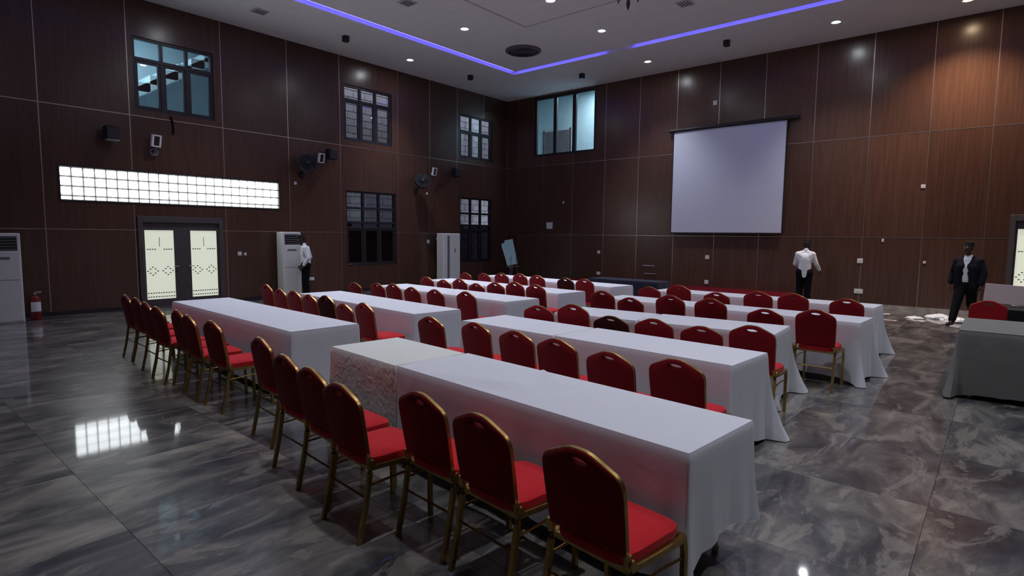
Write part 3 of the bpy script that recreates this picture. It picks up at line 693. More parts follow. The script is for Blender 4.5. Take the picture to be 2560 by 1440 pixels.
# ------------------------------------------------------------------ tables and cloths
def noise1(s, seed): return (math.sin(s*2.1+seed)+.6*math.sin(s*4.7+seed*1.7)+.4*math.sin(s*9.3+seed*2.9)+.25*math.sin(s*17.1+seed*.7))/2.25
def make_cloth(name, label, cx, cy, rot, w, l, hem, matname, seed=1., amp=.045, flare=None, ztop=.768, group='white tablecloths', ridges=(), cat='tablecloth', freq=5.2):
    """local: x = width (near edge at -w/2), y = length; hem = dict side->height of hem"""
    mb = MB(); r = .025; hw, hl = w/2, l/2; path = []
    def seg(a, b, n, side):
        for k in range(n): f = k/n; path.append((a[0]+(b[0]-a[0])*f, a[1]+(b[1]-a[1])*f, side, f))
    nl, nw = int(l/.05), max(6, int(w/.05))
    corners = [(-hw, -hl), (hw, -hl), (hw, hl), (-hw, hl)]
    names = ['end0', 'far', 'end1', 'near']       # end0 = -y end, far = +x, end1 = +y, near = -x
    nrm = [(0, -1), (1, 0), (0, 1), (-1, 0)]
    P = []
    for i in range(4):
        a, b = Vector(corners[i]), Vector(corners[(i+1) % 4]); n = nw if i % 2 == 0 else nl; d = (b-a).normalized()
        for k in range(n): 
            f = (k+.5)/n; P.append((a+(b-a)*f, Vector(nrm[i]), names[i], f))
        for j in range(5):            # corner arc
            ang = (j+.5)/5*PI/2; n0, n1 = Vector(nrm[i]), Vector(nrm[(i+1) % 4]); nn = n0*math.cos(ang)+n1*math.sin(ang)
            P.append((b, nn, 'c%d' % ((i+1) % 4), j/4))
    N = len(P); T = [0, .03, .08, .2, .36, .52, .68, .84, 1.0]; rings = []
    s = 0.0; ss = []
    for i in range(N): ss.append(s); s += (P[(i+1) % N][0]-P[i][0]).length+.03
    def hemz(i):
        p, nn, nm, f = P[i]
        if nm[0] == 'c':
            k = int(nm[1]); return hem.get(nm, (hem[names[k-1]]+hem[names[k]])/2)
        k = names.index(nm); h0 = hem.get('c%d' % k, (hem[names[k-1]]+hem[nm])/2); h1 = hem.get('c%d' % ((k+1) % 4), (hem[nm]+hem[names[(k+1) % 4]])/2)
        e = .22/(l if k % 2 else w)
        if f < e: return h0+(hem[nm]-h0)*(f/e)**.8
        if f > 1-e: return h1+(hem[nm]-h1)*((1-f)/e)**.8
        return hem[nm]+.01*noise1(ss[i]*3, seed)
    for t in T:
        ring = []
        for i in range(N):
            p, nn, nm, f = P[i]; hz = hemz(i); drop = ztop-hz; z = ztop-t*drop
            o = .004+.012*min(1, t*20)+amp*t**1.3*(.55+.75*noise1(ss[i]*freq, seed))*(.5+.5*t)
            if nm[0] == 'c':
                fl_ = (flare or {}).get(nm, .05); o += fl_*t**2*(.8+.3*math.sin(f*PI))
            if (flare or {}).get(nm) and nm[0] != 'c': o += flare[nm]*t**2*(.6+.4*noise1(ss[i]*4, seed+2))
            if nm == 'near': o = min(o, .034)                              # seats stand right in front of this side
            if hem.get(nm, 0) > .5 or (flare or {}).get(nm) == 0: o = min(o, .012)   # butted against the next cloth
            o = max(o, .004)
            ring.append((p.x+nn.x*o, p.y+nn.y*o, max(z, .006)))
        rings.append(ring)
    mb.loft(rings, caps=False)
    # top: grid with shallow creases, edges pinned
    gx, gy = 14, max(14, int(l/.06)); vs = []; fs = []
    for i in range(gx+1):
        for j in range(gy+1):
            x, y = -hw+w*i/gx, -hl+l*j/gy; z = ztop
            e = min(1, min(i, gx-i)/1.5)*min(1, min(j, gy-j)/1.5)
            z += e*.0025*noise1(x*7+y*3, seed)*1.2
            for (ax, ay, bx, by, am, wd) in ridges:
                A, B = Vector((ax, ay)), Vector((bx, by)); q = Vector((x, y)); u = max(0, min(1, (q-A).dot(B-A)/(B-A).length_squared)); dd = (q-(A+(B-A)*u)).length
                z += e*am*math.exp(-(dd/wd)**2)
            vs.append((x*1.012, y*1.004, z))
    for i in range(gx):
        for j in range(gy):
            a = i*(gy+1)+j; fs.append((a, a+gy+1, a+gy+2, a+1))
    mb.add(vs, fs)
    o = mb.build(name, matname, None, (cx, cy, 0), ang=75); o.rotation_euler = (0, 0, rot)
    return tag(o, label, cat, group)
def folding_table(cx, cy, rot, w, l, label, group='folding banquet tables'):
    t = thing('folding_table', label, 'table', (cx, cy, 0), rot, group)
    MB().cbox((-w/2+.012, -l/2+.012, .725), (w/2-.012, l/2-.012, .758), .006).build('tabletop', 'door_brown', t)
    for sx in (-1, 1):
        for sy in (-1, 1):
            lg = MB().tube([(sx*(w/2-.09), sy*(l/2-.16), .725), (sx*(w/2-.07), sy*(l/2-.12), .01)], .016, 8).build('leg', 'steel', t)
            MB().lathe([(.02, 0), (.022, .03), (.017, .035), (.002, .035)], (sx*(w/2-.07), sy*(l/2-.12), 0), 8).build('foot', 'white_plastic', lg)
# measured corners of the rows (near-left, near-right ends of the near edge; y of both ends)
ROWS = {  # key: (x near edge at low-y end, low y, x near edge at high-y end, high y, width)
 'R1': (2.52, 1.05, 2.82, 4.52, .70), 'R2': (4.52, 1.56, 4.74, 4.80, .72), 'R3': (6.28, 1.75, 6.12, 4.46, .76), 'R4': (7.93, 1.24, 8.10, 4.95, .66), 'R5': (9.80, 1.37, 9.90, 4.95, .64),
 'L1': (2.97, 5.50, 3.12, 9.14, .78), 'L2': (4.70, 5.62, 4.98, 8.92, .74), 'L3': (6.52, 5.66, 6.80, 9.30, .72), 'L4': (8.10, 5.84, 8.45, 9.72, .74), 'L5': (9.92, 5.86, 10.3, 9.80, .74)}
ordname = {'1': 'rearmost', '2': 'second', '3': 'middle', '4': 'fourth', '5': 'front'}
rowdesc = {'1': 'rearmost row, farthest from the screen wall', '2': 'second row from the back', '3': 'middle row', '4': 'second row from the stage', '5': 'front row, nearest the stage'}
rowshort = {'1': 'rearmost row', '2': 'second row from the back', '3': 'middle row', '4': 'row before the front', '5': 'front row'}
rowdesc = rowshort
side = {'L': 'double-door side', 'R': 'side away from doors'}
ROT = {}
for k, (xa, ya, xb, yb, w) in ROWS.items():
    rot = -math.atan2(xb-xa, yb-ya); ROT[k] = rot; L = math.hypot(xb-xa, yb-ya)
    nx, ny = math.cos(rot), math.sin(rot); ux, uy = -math.sin(rot), math.cos(rot)
    mx, my = (xa+xb)/2+nx*w/2, (ya+yb)/2+ny*w/2
    SP = 2.42 if k == 'R1' else (L*.56 if k in ('R2', 'R3', 'L3') else L/2)
    for j, (s0, s1) in enumerate(((0, SP-.02), (SP+.06, L))):
        c = (s0+s1)/2-L/2; near = (k[0] == 'R') == (j == 1)
        folding_table(mx+ux*c, my+uy*c, rot, w-.03, s1-s0-.03, 'folding table under white cloth, %s half, %s, %s' % ('aisle' if near else 'outer', rowdesc[k[1]], side[k[0]]))
    seed = sum(map(ord, k))*.37
    base = 'long white tablecloth, %s, %s' % (rowdesc[k[1]], side[k[0]])
    def sub(c0, c1): return (c0+c1)/2, c1-c0       # along-row span measured from the low-y end
    hem = {'near': .10, 'far': .12, 'end0': .10, 'end1': .10}
    if k == 'R1':
        sp = 2.42
        c, l = sub(0, sp); c -= L/2
        make_cloth('tablecloth', 'long white tablecloth with crumpled top, rearmost row, '+side['R'], mx+ux*c, my+uy*c, rot, w, l,
                   {'near': .10, 'far': .12, 'end0': .27, 'end1': .74, 'c0': .17, 'c1': .22, 'c2': .12, 'c3': .10}, 'cloth', seed, .03, {'c0': .05, 'c1': .04, 'c2': 0, 'c3': 0}, ztop=.774,
                   ridges=((-.25, .30, .10, .02, .030, .03), (.10, .02, .20, -.12, .036, .025), (.30, .32, .14, .12, .045, .03), (-.30, .70, -.12, .1, .026, .05), (-.1, .5, .22, .45, .01, .03), (-.28, 1.0, -.2, .3, .010, .04)))
        c, l = sub(sp+.045, L); c -= L/2
        make_cloth('tablecloth', 'creamy wrinkled tablecloth at the aisle end, rearmost row, '+side['R'], mx+ux*c, my+uy*c, rot, w-.012, l,
                   {'near': .08, 'far': .12, 'end0': .74, 'end1': .10, 'c0': .08, 'c1': .12}, 'cloth_cream', seed+1, .02, {'c0': .0, 'c1': .0})
    elif k in ('R2', 'R3', 'L3'):
        sp = L*.56
        tails = {'c0': .09, 'c1': .20, 'c2': 0, 'c3': 0} if k != 'L3' else {'c0': .06, 'c1': .06, 'c2': 0, 'c3': 0}
        h0 = {'near': .06, 'far': .06, 'end0': .05, 'end1': .74, 'c0': .0, 'c1': .0, 'c2': .06, 'c3': .06}
        c, l = sub(0, sp); c -= L/2
        make_cloth('tablecloth', 'white tablecloth trailing onto floor, outer half, %s, %s' % (rowdesc[k[1]], side[k[0]]) if k != 'L3' else 'white tablecloth, aisle half, %s, %s' % (rowdesc[k[1]], side[k[0]]),
                   mx+ux*c, my+uy*c, rot, w, l, h0, 'cloth', seed, .045, tails, ztop=.773)
        c, l = sub(sp+.045, L); c -= L/2
        make_cloth('tablecloth', 'white tablecloth, %s half, %s, %s' % ('aisle' if k != 'L3' else 'outer', rowdesc[k[1]], side[k[0]]), mx+ux*c, my+uy*c, rot, w-.012, l, dict(hem, end0=.74, c0=.10, c1=.12), 'cloth', seed+1, .02, {'c0': 0, 'c1': 0})
    else:
        fl_ = {'c0': .10, 'c1': .20} if k in ('R4', 'R5') else {'c0': .06, 'c1': .06}
        h = {'near': .08, 'far': .06, 'end0': .04, 'end1': .06, 'c0': 0, 'c1': 0} if k in ('R4', 'R5') else {'near': .08, 'far': .08, 'end0': .05, 'end1': .08, 'c0': .04, 'c1': .04}
        make_cloth('tablecloth', base, mx, my, rot, w, L, h, 'cloth', seed, .035 if k[0] == 'R' else .025, fl_)

# ------------------------------------------------------------------ banquet chairs
def chair_proto(fab):
    t = link('banquet_chair', None)
    # backrest outline (half), z measured from the bottom of the back
    HB = [(.0, .452), (.040, .450), (.072, .440), (.130, .412), (.180, .386), (.203, .366), (.214, .338), (.217, .29), (.213, .12), (.207, 0.0)]
    right = HB[1:]; outline = [(-y, z) for y, z in reversed(right)]+[(0, .452)]+right
    hole = [(.058*math.cos(a), .400+.019*math.sin(a)) for a in [2*PI*k/14 for k in range(14)]]
    tilt = .165
    def place(x, y, z):
        z = .038+z*.916; return (-.212-z*math.tan(tilt)+x*math.cos(tilt), y, .455+z*math.cos(tilt)+x*math.sin(tilt))
    def shrink(pts, e):
        c = (0, .22); return [(y*(1-e/.21), c[1]+(z-c[1])*(1-e/.24)) for y, z in pts]
    bm = bmesh.new()
    def loop(pts, x): 
        vs = [bm.verts.new(place(x, y, z)) for y, z in pts]; return vs
    def close(vs): return [bm.edges.new((vs[i], vs[(i+1) % len(vs)])) for i in range(len(vs))]
    def bridge(a, b):
        for i in range(len(a)): bm.faces.new((a[i], a[(i+1) % len(a)], b[(i+1) % len(b)], b[i]))
    ins = shrink(outline, .016)
    fo, fi = loop(ins, .026), loop(hole, .024); bo, bi = loop(ins, -.020), loop(hole, -.020); mf, mb_ = loop(outline, .012), loop(outline, -.012)
    e1 = close(fo)+close(fi); bmesh.ops.triangle_fill(bm, use_beauty=True, edges=e1)
    e2 = close(bo)+close(bi); bmesh.ops.triangle_fill(bm, use_beauty=True, edges=e2)
    bridge(fo, mf); bridge(mf, mb_); bridge(mb_, bo); bridge(fi, bi)
    bmesh.ops.recalc_face_normals(bm, faces=bm.faces)
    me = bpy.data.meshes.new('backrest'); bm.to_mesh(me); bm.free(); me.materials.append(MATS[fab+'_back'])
    me.polygons.foreach_set('use_smooth', [True]*len(me.polygons)); me.set_sharp_from_angle(angle=math.radians(30))
    link('backrest', me, t)
    # gold band round the back
    ob = MB(); rings = []
    for (y, z) in outline:
        c = (0, .22); d = Vector((y-c[0], z-c[1])).normalized(); y2, z2 = y+d.x*.004, z+d.y*.004
        rings.append([place(.012, y, z), place(.011, y2, z2), place(-.007, y2, z2), place(-.008, y, z)])
    ob.loft(rings); ob.build('back_frame', 'gold', t)
    # seat cushion
    st = MB(); rg = []
    def seat_ring(sc, z):
        out = []
        for k in range(28):
            a = 2*PI*k/28; c, s = math.cos(a), math.sin(a); ex = .42
            x = .228*sc*math.copysign(abs(c)**ex, c); y = math.copysign(abs(s)**ex, s)*(.205+.018*(c > 0)*abs(c))*sc
            out.append((x-.005, y, z))
        return out
    for sc, z in ((.90, .432), (.98, .440), (1.0, .462), (.985, .480), (.90, .492), (.6, .500), (.2, .503)): rg.append(seat_ring(sc, z))
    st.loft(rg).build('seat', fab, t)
    fr = MB()
    for s in (-1, 1): fr.tube([(-.205, s*.205, .43), (.0, s*.212, .425), (.205, s*.215, .425)], .013, square=True)
    fr.tube([(.205, -.215, .425), (.205, .215, .425)], .013, square=True); fr.tube([(-.2, -.205, .428), (-.2, .205, .428)], .013, square=True)
    fr.build('seat_frame', 'gold', t)
    for s in (-1, 1):
        MB().tube([(.200, s*.212, .43), (.212, s*.214, .36), (.218, s*.214, .0)], .0125, square=True, r2=.0125).build('leg', 'gold', t)
        MB().tube([(-.222, s*.211, .505), (-.214, s*.213, .44), (-.214, s*.213, .40), (-.245, s*.213, .2), (-.290, s*.213, .0)], .0125, square=True).build('leg', 'gold', t)
        MB().tube([(.213, s*.214, .33), (.0, s*.212, .345), (-.222, s*.213, .33)], .007, 6).build('stretcher', 'gold', t)
        MB().lathe([(.002, -.012), (.022, -.010), (.022, .010), (.002, .012)], (-.205, s*.222, .462), 12, axis='y').build('joint_cap', 'gold', t)
    MB().tube([(-.238, -.212, .26), (-.238, .212, .26)], .007, 6).build('stretcher', 'gold', t)
    return t
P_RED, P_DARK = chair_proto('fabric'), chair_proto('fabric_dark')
used = {}
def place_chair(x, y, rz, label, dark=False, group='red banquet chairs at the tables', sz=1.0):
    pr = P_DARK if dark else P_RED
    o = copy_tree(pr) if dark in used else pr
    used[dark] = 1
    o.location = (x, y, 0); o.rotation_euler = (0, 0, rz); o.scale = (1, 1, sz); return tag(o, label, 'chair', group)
CH = {'R1': [(1449, 1121), (1197, 1035), (1019, 972), (867, 965), (781, 921), (709, 887), (662, 842)],
'L1': [(527.7, 802), (466, 787), (437, 774), (396, 768), (362, 755), (337.5, 743.5), (318, 737.5)],
'R2': [(1119, 786), (1190, 806), (1288.6, 827.5), (1390, 847), (1537.6, 882), (1690, 889.5)],
'R3': [(1349, 764.5), (1428, 756), (1526.7, 790, 1), (1634, 797), (1755.6, 816), (1877.5, 813.7)],
'R4': [(1506, 727), (1574, 744), (1675, 738), (1776, 746), (1913, 773), (2039.5, 774.4)],
'R5': [(1628, 716), (1696, 713), (1791, 731), (1895, 729), (1983, 734), (2120, 746)],
'L2': [(672.7, 712), (700, 722.4), (733, 726.5), (770, 736), (812, 739, 1), (855, 759), (904, 756.6)],
'L3': [(885.6, 706), (942, 707.5), (982, 709), (1028.7, 718), (1086.7, 723.7), (1164, 729)],
'L4': [(1066, 692), (1111, 699.7), (1148.6, 697), (1187, 708), (1238.8, 706), (1286.5, 705), (1336.8, 711)],
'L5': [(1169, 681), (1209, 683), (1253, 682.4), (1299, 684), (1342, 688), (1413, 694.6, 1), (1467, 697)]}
rnd = random.Random(3)
for k, lst in CH.items():
    pts = []; xa, ya, xb, yb, w = ROWS[k]
    for c in lst:
        p = onZ(c[0], c[1], .902); sz = 1.0
        if k not in ('R1', 'L1', 'R2'):              # these rows stand in line at their table's edge
            y = p.y
            for _ in range(8):
                xl = xa+(xb-xa)*(y-ya)/(yb-ya)-.585; p = onX(c[0], c[1], xl); y = p.y
            sz = min(1.08, max(.92, p.z/.902))
        pts.append([p.x, p.y, len(c) > 2, sz])
    pts.sort(key=lambda q: q[1] if k[0] == 'L' else -q[1])
    for _ in range(40):                             # no two chairs of a row inside each other
        for a_, b_ in zip(pts, pts[1:]):
            gap = abs(b_[1]-a_[1])
            if gap < .492:
                m_ = (.492-gap)/2; sg = 1 if b_[1] > a_[1] else -1; a_[1] -= sg*m_; b_[1] += sg*m_
    for i, (x, y, dk, sz) in enumerate(pts):
        rz = ROT[k]+rnd.uniform(-.03, .03)
        cx, cy = x+.282*math.cos(rz), y+.282*math.sin(rz)      # the back-top is .28 behind the chair's centre
        edge_x = xa+(xb-xa)*(cy-ya)/(yb-ya)
        cx = min(cx, edge_x-.302-(.085 if k in ('R2', 'R5', 'L5') and (cy < ya+.4 or cy > yb-.4) else 0))     # the cloth corners flare out
        place_chair(cx, cy, rz, '%s banquet chair, %s from the aisle, %s, %s' % ('dark maroon' if dk else 'red', ordinal(i), rowshort[k[1]], side[k[0]]), dk, sz=sz)

# ------------------------------------------------------------------ right-hand corner: grey table, pink chair, black table, board
make_cloth('tablecloth', 'long grey tablecloth with deep folds on the table beside the floor litter', 8.82, -.62, 0, 1.35, 1.84, {'near': .06, 'far': .05, 'end0': .05, 'end1': .05, 'c2': .02, 'c3': .02}, 'cloth_grey', 4.2, .13, {'c2': .04, 'c3': .04}, freq=6.5, group='grey and dark tablecloths')
folding_table(8.82, -.62, 0, 1.33, 1.82, 'square table hidden under the long grey cloth')
make_cloth('tablecloth', 'black cloth on the table behind the pale red chair', 11.4, -1.0, 0, .8, 1.9, {'near': .05, 'far': .05, 'end0': .05, 'end1': .05}, 'cloth_black', 2.2, .03, group='grey and dark tablecloths')
folding_table(11.4, -1.0, 0, .78, 1.88, 'folding table hidden under the black cloth')
p = onZ(2472, 752, .9)
place_chair(p.x-.28, p.y, PI, 'red banquet chair facing the others, behind the grey clothed table', group='red banquet chairs at the tables')
q0 = onX(2461, 737, 11.75)
bdp = tag(MB().cbox((-.012, -.36, 0), (.012, .36, .30), .003).xf(Matrix.Rotation(.05, 4, 'X') @ Matrix.Rotation(.22, 4, 'Y')).build('display_board', 'board_pink', loc=(11.55, q0.y-.35, .795)), 'pale pinkish white board propped on the black clothed table', 'board')
make_cloth('tablecloth', 'dark navy cloth on the low table at the foot of the stage', 14.0, 7.75, 0, .7, 2.1, {'near': .03, 'far': .03, 'end0': .03, 'end1': .03}, 'cloth_navy', 6.1, .03, group='grey and dark tablecloths', ztop=.60)
t = thing('low_table', 'low table hidden under the dark navy cloth by the stage', 'table', (14.0, 7.75, 0))
MB().cbox((-.33, -1.03, .555), (.33, 1.03, .59), .006).build('tabletop', 'door_brown', t)
for sx in (-1, 1):
    for sy in (-1, 1): MB().tube([(sx*.26, sy*.9, .555), (sx*.27, sy*.92, 0)], .018, 8).build('leg', 'steel', t)
# litter on the floor by the wall
def crumple(px, py, r, h, label, m='plastic_film', seed=0):
    p = onZ(px, py, 0); rg = []; rr = random.Random(seed); n = 16
    for lv, (sc, z) in enumerate(((1.0, .002), (.95, .25), (.75, .6), (.45, .9), (.1, 1.0))):
        rg.append([(r*sc*(1+rr.uniform(-.28, .28))*math.cos(2*PI*k/n)*.8, r*sc*(1+rr.uniform(-.28, .28))*math.sin(2*PI*k/n)*1.25, max(.001, h*z*(1+rr.uniform(-.2, .2))) if lv else .001) for k in range(n)])
    tag(MB().loft(rg).build('crumpled_wrap', m, loc=(p.x, p.y, 0), ang=20), label, 'litter', 'litter along the wall')
crumple(2350, 797, .22, .10, 'largest heap of crumpled white plastic wrap by the skirting', seed=1)
crumple(2286, 796, .15, .05, 'low strip of crumpled wrap left of the largest heap', seed=2)
crumple(2392, 806, .20, .10, 'white crumpled wrap beside the walking man\'s shoe', seed=5)
def scrap(px, py, w, l, rz, label, h=.006, m='paper'):
    p = onZ(px, py, 0); mb = MB(); rg = []
    for i in range(5):
        f = i/4-.5; z = .004+h*(math.sin(i*1.7)*.5+.5); rg.append([(-w/2, l*f, z), (w/2, l*f, z+.003), (w/2, l*f, z+.006), (-w/2, l*f, z+.003)])
    o = mb.loft(rg).build('paper_scrap', m, loc=(p.x, p.y, 0)); o.rotation_euler = (0, 0, rz); tag(o, label, 'litter', 'litter along the wall')
scrap(2215, 786, .12, .16, .2, 'white paper scrap on the floor close to the skirting')
scrap(2217, 801, .08, .36, .1, 'long pale paper strip on the floor past the front table', m='board_pink')
scrap(2305, 804, .10, .14, .4, 'small white paper scrap on the open floor')
p = onZ(2205, 877, 0)
tag(MB().cbox((-.05, -.12, 0), (.05, .12, .03), .006).build('plastic_strip', 'white_plastic', loc=(p.x+.1, p.y, 0)), 'short white plastic strip on the floor at the front table\'s end', 'litter', 'litter along the wall')
p = onZ(1862, 1150, 0)

# ------------------------------------------------------------------ people
def capsule(mb, a, b, ra, rb, n=14, flat=1.0, side=None):
    a, b = Vector(a), Vector(b); d = (b-a); L = d.length
    if L < 1e-5: d = Vector((0, 0, 1)); L = 1e-5
    d = d/L; up = Vector(side) if side else (Vector((1, 0, 0)) if abs(d.x) < .8 else Vector((0, 1, 0)))
    u = (up-d*up.dot(d)).normalized(); v = d.cross(u); rings = []
    for k in range(1, 5): ph = PI/2*(1-k/4); rings.append((a-d*(ra*math.sin(ph)), ra*math.cos(ph)))
    for k in range(0, 4): ph = PI/2*k/4; rings.append((b+d*(rb*math.sin(ph)), rb*math.cos(ph)))
    mb.loft([[c+u*(r*math.cos(2*PI*j/n)*flat)+v*(r*math.sin(2*PI*j/n)) for j in range(n)] for c, r in rings])
def stack(mb, secs, n=24):      # secs: (cx, cy, z, rx, ry)
    rg = []
    for (cx, cy, z, rx, ry) in secs: rg.append([(cx+rx*math.cos(2*PI*k/n), cy+ry*math.sin(2*PI*k/n), z) for k in range(n)])
    mb.loft(rg)
def remesh(name, mb, m, vox, smooth=4):
    me = mb.mesh(name, m); o = bpy.data.objects.new('tmp', me); COL.objects.link(o)
    md = o.modifiers.new('r', 'REMESH'); md.mode = 'VOXEL'; md.voxel_size = vox
    if smooth: sm = o.modifiers.new('s', 'SMOOTH'); sm.factor = .5; sm.iterations = smooth
    dg = bpy.context.evaluated_depsgraph_get(); dg.update()
    out = bpy.data.meshes.new_from_object(o.evaluated_get(dg)); out.name = name
    bpy.data.objects.remove(o)
    out.materials.clear(); out.materials.append(MATS[m]); out.polygons.foreach_set('material_index', [0]*len(out.polygons))
    out.polygons.foreach_set('use_smooth', [True]*len(out.polygons)); return out
def hand(mb, w, d, palmn, s):
    """w wrist, d direction of the fingers, palmn palm normal, s thumb side vector"""
    w, d, s = Vector(w), Vector(d).normalized(), Vector(s).normalized(); pn = Vector(palmn).normalized()
    c = w+d*.055
    capsule(mb, w+d*.015, w+d*.075, .026, .036, flat=.55, side=pn)
    for k, (o, L) in enumerate(((.027, .070), (.009, .078), (-.009, .072), (-.027, .056))):
        r = w+d*.085+s*o; k1 = r+d*L*.45+pn*.010; k2 = k1+d*L*.35+pn*.022; k3 = k2+d*L*.15+pn*.016
        capsule(mb, r-d*.02, k1, .0095, .009, 8); capsule(mb, k1, k2, .009, .0085, 8); capsule(mb, k2, k3, .0085, .007, 8)
    r = w+d*.03+s*.03; k1 = r+d*.03+s*.022+pn*.008; k2 = k1+d*.03+s*.004+pn*.010
    capsule(mb, r-s*.015, k1, .012, .010, 8); capsule(mb, k1, k2, .010, .008, 8)
def person(name_label, loc, rz, J, outfit, hscale=1.0, tail=False):
    """J: joints in local space, facing +x, left = +y"""
    b = MB(); g = lambda k: Vector(J[k])
    hd = g('head'); look = J.get('look', 0.0); nod = J.get('nod', 0.0)
    pel, ch, nk = g('pelvis'), g('chest'), g('neck')
    for a in ('l', 'r'):
        capsule(b, g('hip_'+a), g('knee_'+a), .085, .055); capsule(b, g('knee_'+a), g('ankle_'+a), .055, .036)
        capsule(b, g('ankle_'+a), g('toe_'+a), .038, .032, flat=.8)
        capsule(b, g('sh_'+a), g('el_'+a), .050, .038); capsule(b, g('el_'+a), g('wr_'+a), .038, .025)
        dd = g('wr_'+a)-g('el_'+a); inward = Vector((0, -1 if a == 'l' else 1, 0))
        hand(b, g('wr_'+a), J.get('hd_'+a, dd), inward*.6+Vector((-.2, 0, 0)), J.get('th_'+a, (1, 0, .1)))
        capsule(b, nk-Vector((0, 0, .05)), g('sh_'+a), .055, .050)
    capsule(b, pel, ch, .125, .135, 20, flat=.78, side=(1, 0, 0)); capsule(b, ch, nk-Vector((0, 0, .07)), .135, .09, 20, flat=.72, side=(1, 0, 0))
    capsule(b, g('hip_l'), g('hip_r'), .10, .10)
    for a in ('l', 'r'): capsule(b, ch, g('sh_'+a), .105, .055)
    capsule(b, nk-Vector((0, 0, .05)), hd-Vector((0, 0, .06)), .052, .050)
    HM = Matrix.Translation(hd) @ Matrix.Rotation(look, 4, 'Z') @ Matrix.Rotation(nod, 4, 'Y')
    h = MB(); n = 20; rg = []
    for z, rx, ry, ox in ((-.115, .030, .030, .035), (-.10, .055, .050, .022), (-.07, .075, .062, .012), (-.03, .088, .070, .006), (.02, .096, .076, 0), (.06, .094, .075, -.004), (.095, .075, .062, -.006), (.115, .045, .040, -.006), (.122, .01, .01, -.006)):
        rg.append([(ox+rx*math.cos(2*PI*k/n), ry*math.sin(2*PI*k/n), z) for k in range(n)])
    h.loft(rg)
    capsule(h, (.092, 0, .015), (.112, 0, -.025), .010, .017, 8); capsule(h, (.088, -.028, .03), (.088, .028, .03), .012, .012, 8)
    capsule(h, (.082, -.02, -.058), (.082, .02, -.058), .010, .010, 8); capsule(h, (.06, 0, -.10), (.065, 0, -.095), .022, .022, 8)
    for s in (-1, 1): capsule(h, (-.004, s*.077, .022), (-.002, s*.076, -.022), .014, .010, 8, flat=1.3)
    h.xf(HM); b.add(h.v, h.f)
    body = link('person', remesh('person', b, 'skin', .0085, 2), None, loc, rz)
    tag(body, name_label, 'person', 'people in the hall')
    # hair cap and eyes
    hr = MB(); rg = []
    for z, f in ((-.035, 1.0), (.0, 1.05), (.03, 1.07), (.065, 1.08), (.10, 1.10), (.120, 1.15), (.132, .5)):
        rx, ry = (.096*f if z < .08 else .078*f, .076*f if z < .08 else .066*f)
        if z > .125: rx, ry = .02, .02
        ox = -.004
        ring = []
        for k in range(n):
            a = 2*PI*k/n; x, y = ox+rx*math.cos(a), ry*math.sin(a)
            if z < .06 and x > .02: x = .02+(x-.02)*.05     # hairline leaves the face free
            ring.append((x, y, z))
        rg.append(ring)
    hr.loft(rg).xf(HM).build('hair', 'hair', body)
    for s in (-1, 1):
        e = MB(); e.lathe([(.001, -.010), (.007, -.007), (.0105, 0), (.007, .007), (.001, .010)], (.084, s*.030, .012), 10).xf(HM).build('eye', 'eye_white', body)
    # trousers
    tr = MB()
    for a in ('l', 'r'):
        capsule(tr, g('hip_'+a), g('knee_'+a), .108, .082); ank = g('ankle_'+a); capsule(tr, g('knee_'+a), ank+(g('knee_'+a)-ank)*.12, .082, .066)
    capsule(tr, g('hip_l'), g('hip_r'), .122, .122); capsule(tr, pel-Vector((0, 0, .05)), pel+Vector((0, 0, .06)), .145, .142, 18, flat=.85, side=(1, 0, 0))
    link('trousers', remesh('trousers', tr, 'trousers', .012), body)
    for a in ('l', 'r'):
        s = MB(); A, T = g('ankle_'+a), g('toe_'+a); dr_ = (T-A); dr_.z = 0; dr_.normalize()
        capsule(s, A-dr_*.035-Vector((0, 0, .025)), T+dr_*.03-Vector((0, 0, .0)), .044, .040, 12, flat=.9)
        capsule(s, A-Vector((0, 0, .02)), A+Vector((0, 0, .04)), .046, .044)
        link('shoe', remesh('shoe', s, 'shoe', .010, 3), body)
    # shirt, and jacket over it
    sh = MB(); cuff = lambda a: g('wr_'+a)+(g('el_'+a)-g('wr_'+a))*.10
    for a in ('l', 'r'):
        capsule(sh, g('sh_'+a), g('el_'+a), .066, .054); capsule(sh, g('el_'+a), cuff(a), .054, .042)
        capsule(sh, nk-Vector((0, 0, .055)), g('sh_'+a), .058, .066)
    waist = pel+(ch-pel)*.18
    for a in ('l', 'r'): capsule(sh, ch, g('sh_'+a), .125, .072); capsule(sh, ch-Vector((0, 0, .12)), g('sh_'+a)-Vector((0, 0, .05)), .125, .07)
    capsule(sh, waist, ch, .150, .155, 20, flat=.84, side=(1, 0, 0)); capsule(sh, ch, nk-Vector((0, 0, .12)), .155, .115, 20, flat=.78, side=(1, 0, 0))
    capsule(sh, nk-Vector((0, 0, .05)), nk-Vector((0, 0, .015)), .066, .064)
    link('shirt', remesh('shirt', sh, 'shirt', .011), body)
    if tail:
        tl = MB(); tl.loft([[(x, y, z) for x, y in ((-.150, -w), (-.150, w), (-.138, w), (-.138, -w))] for z, w in ((pel.z+.05, .065), (pel.z-.05, .055), (pel.z-.12, .045), (pel.z-.15, .02))]).build('shirt_tail', 'shirt', body)
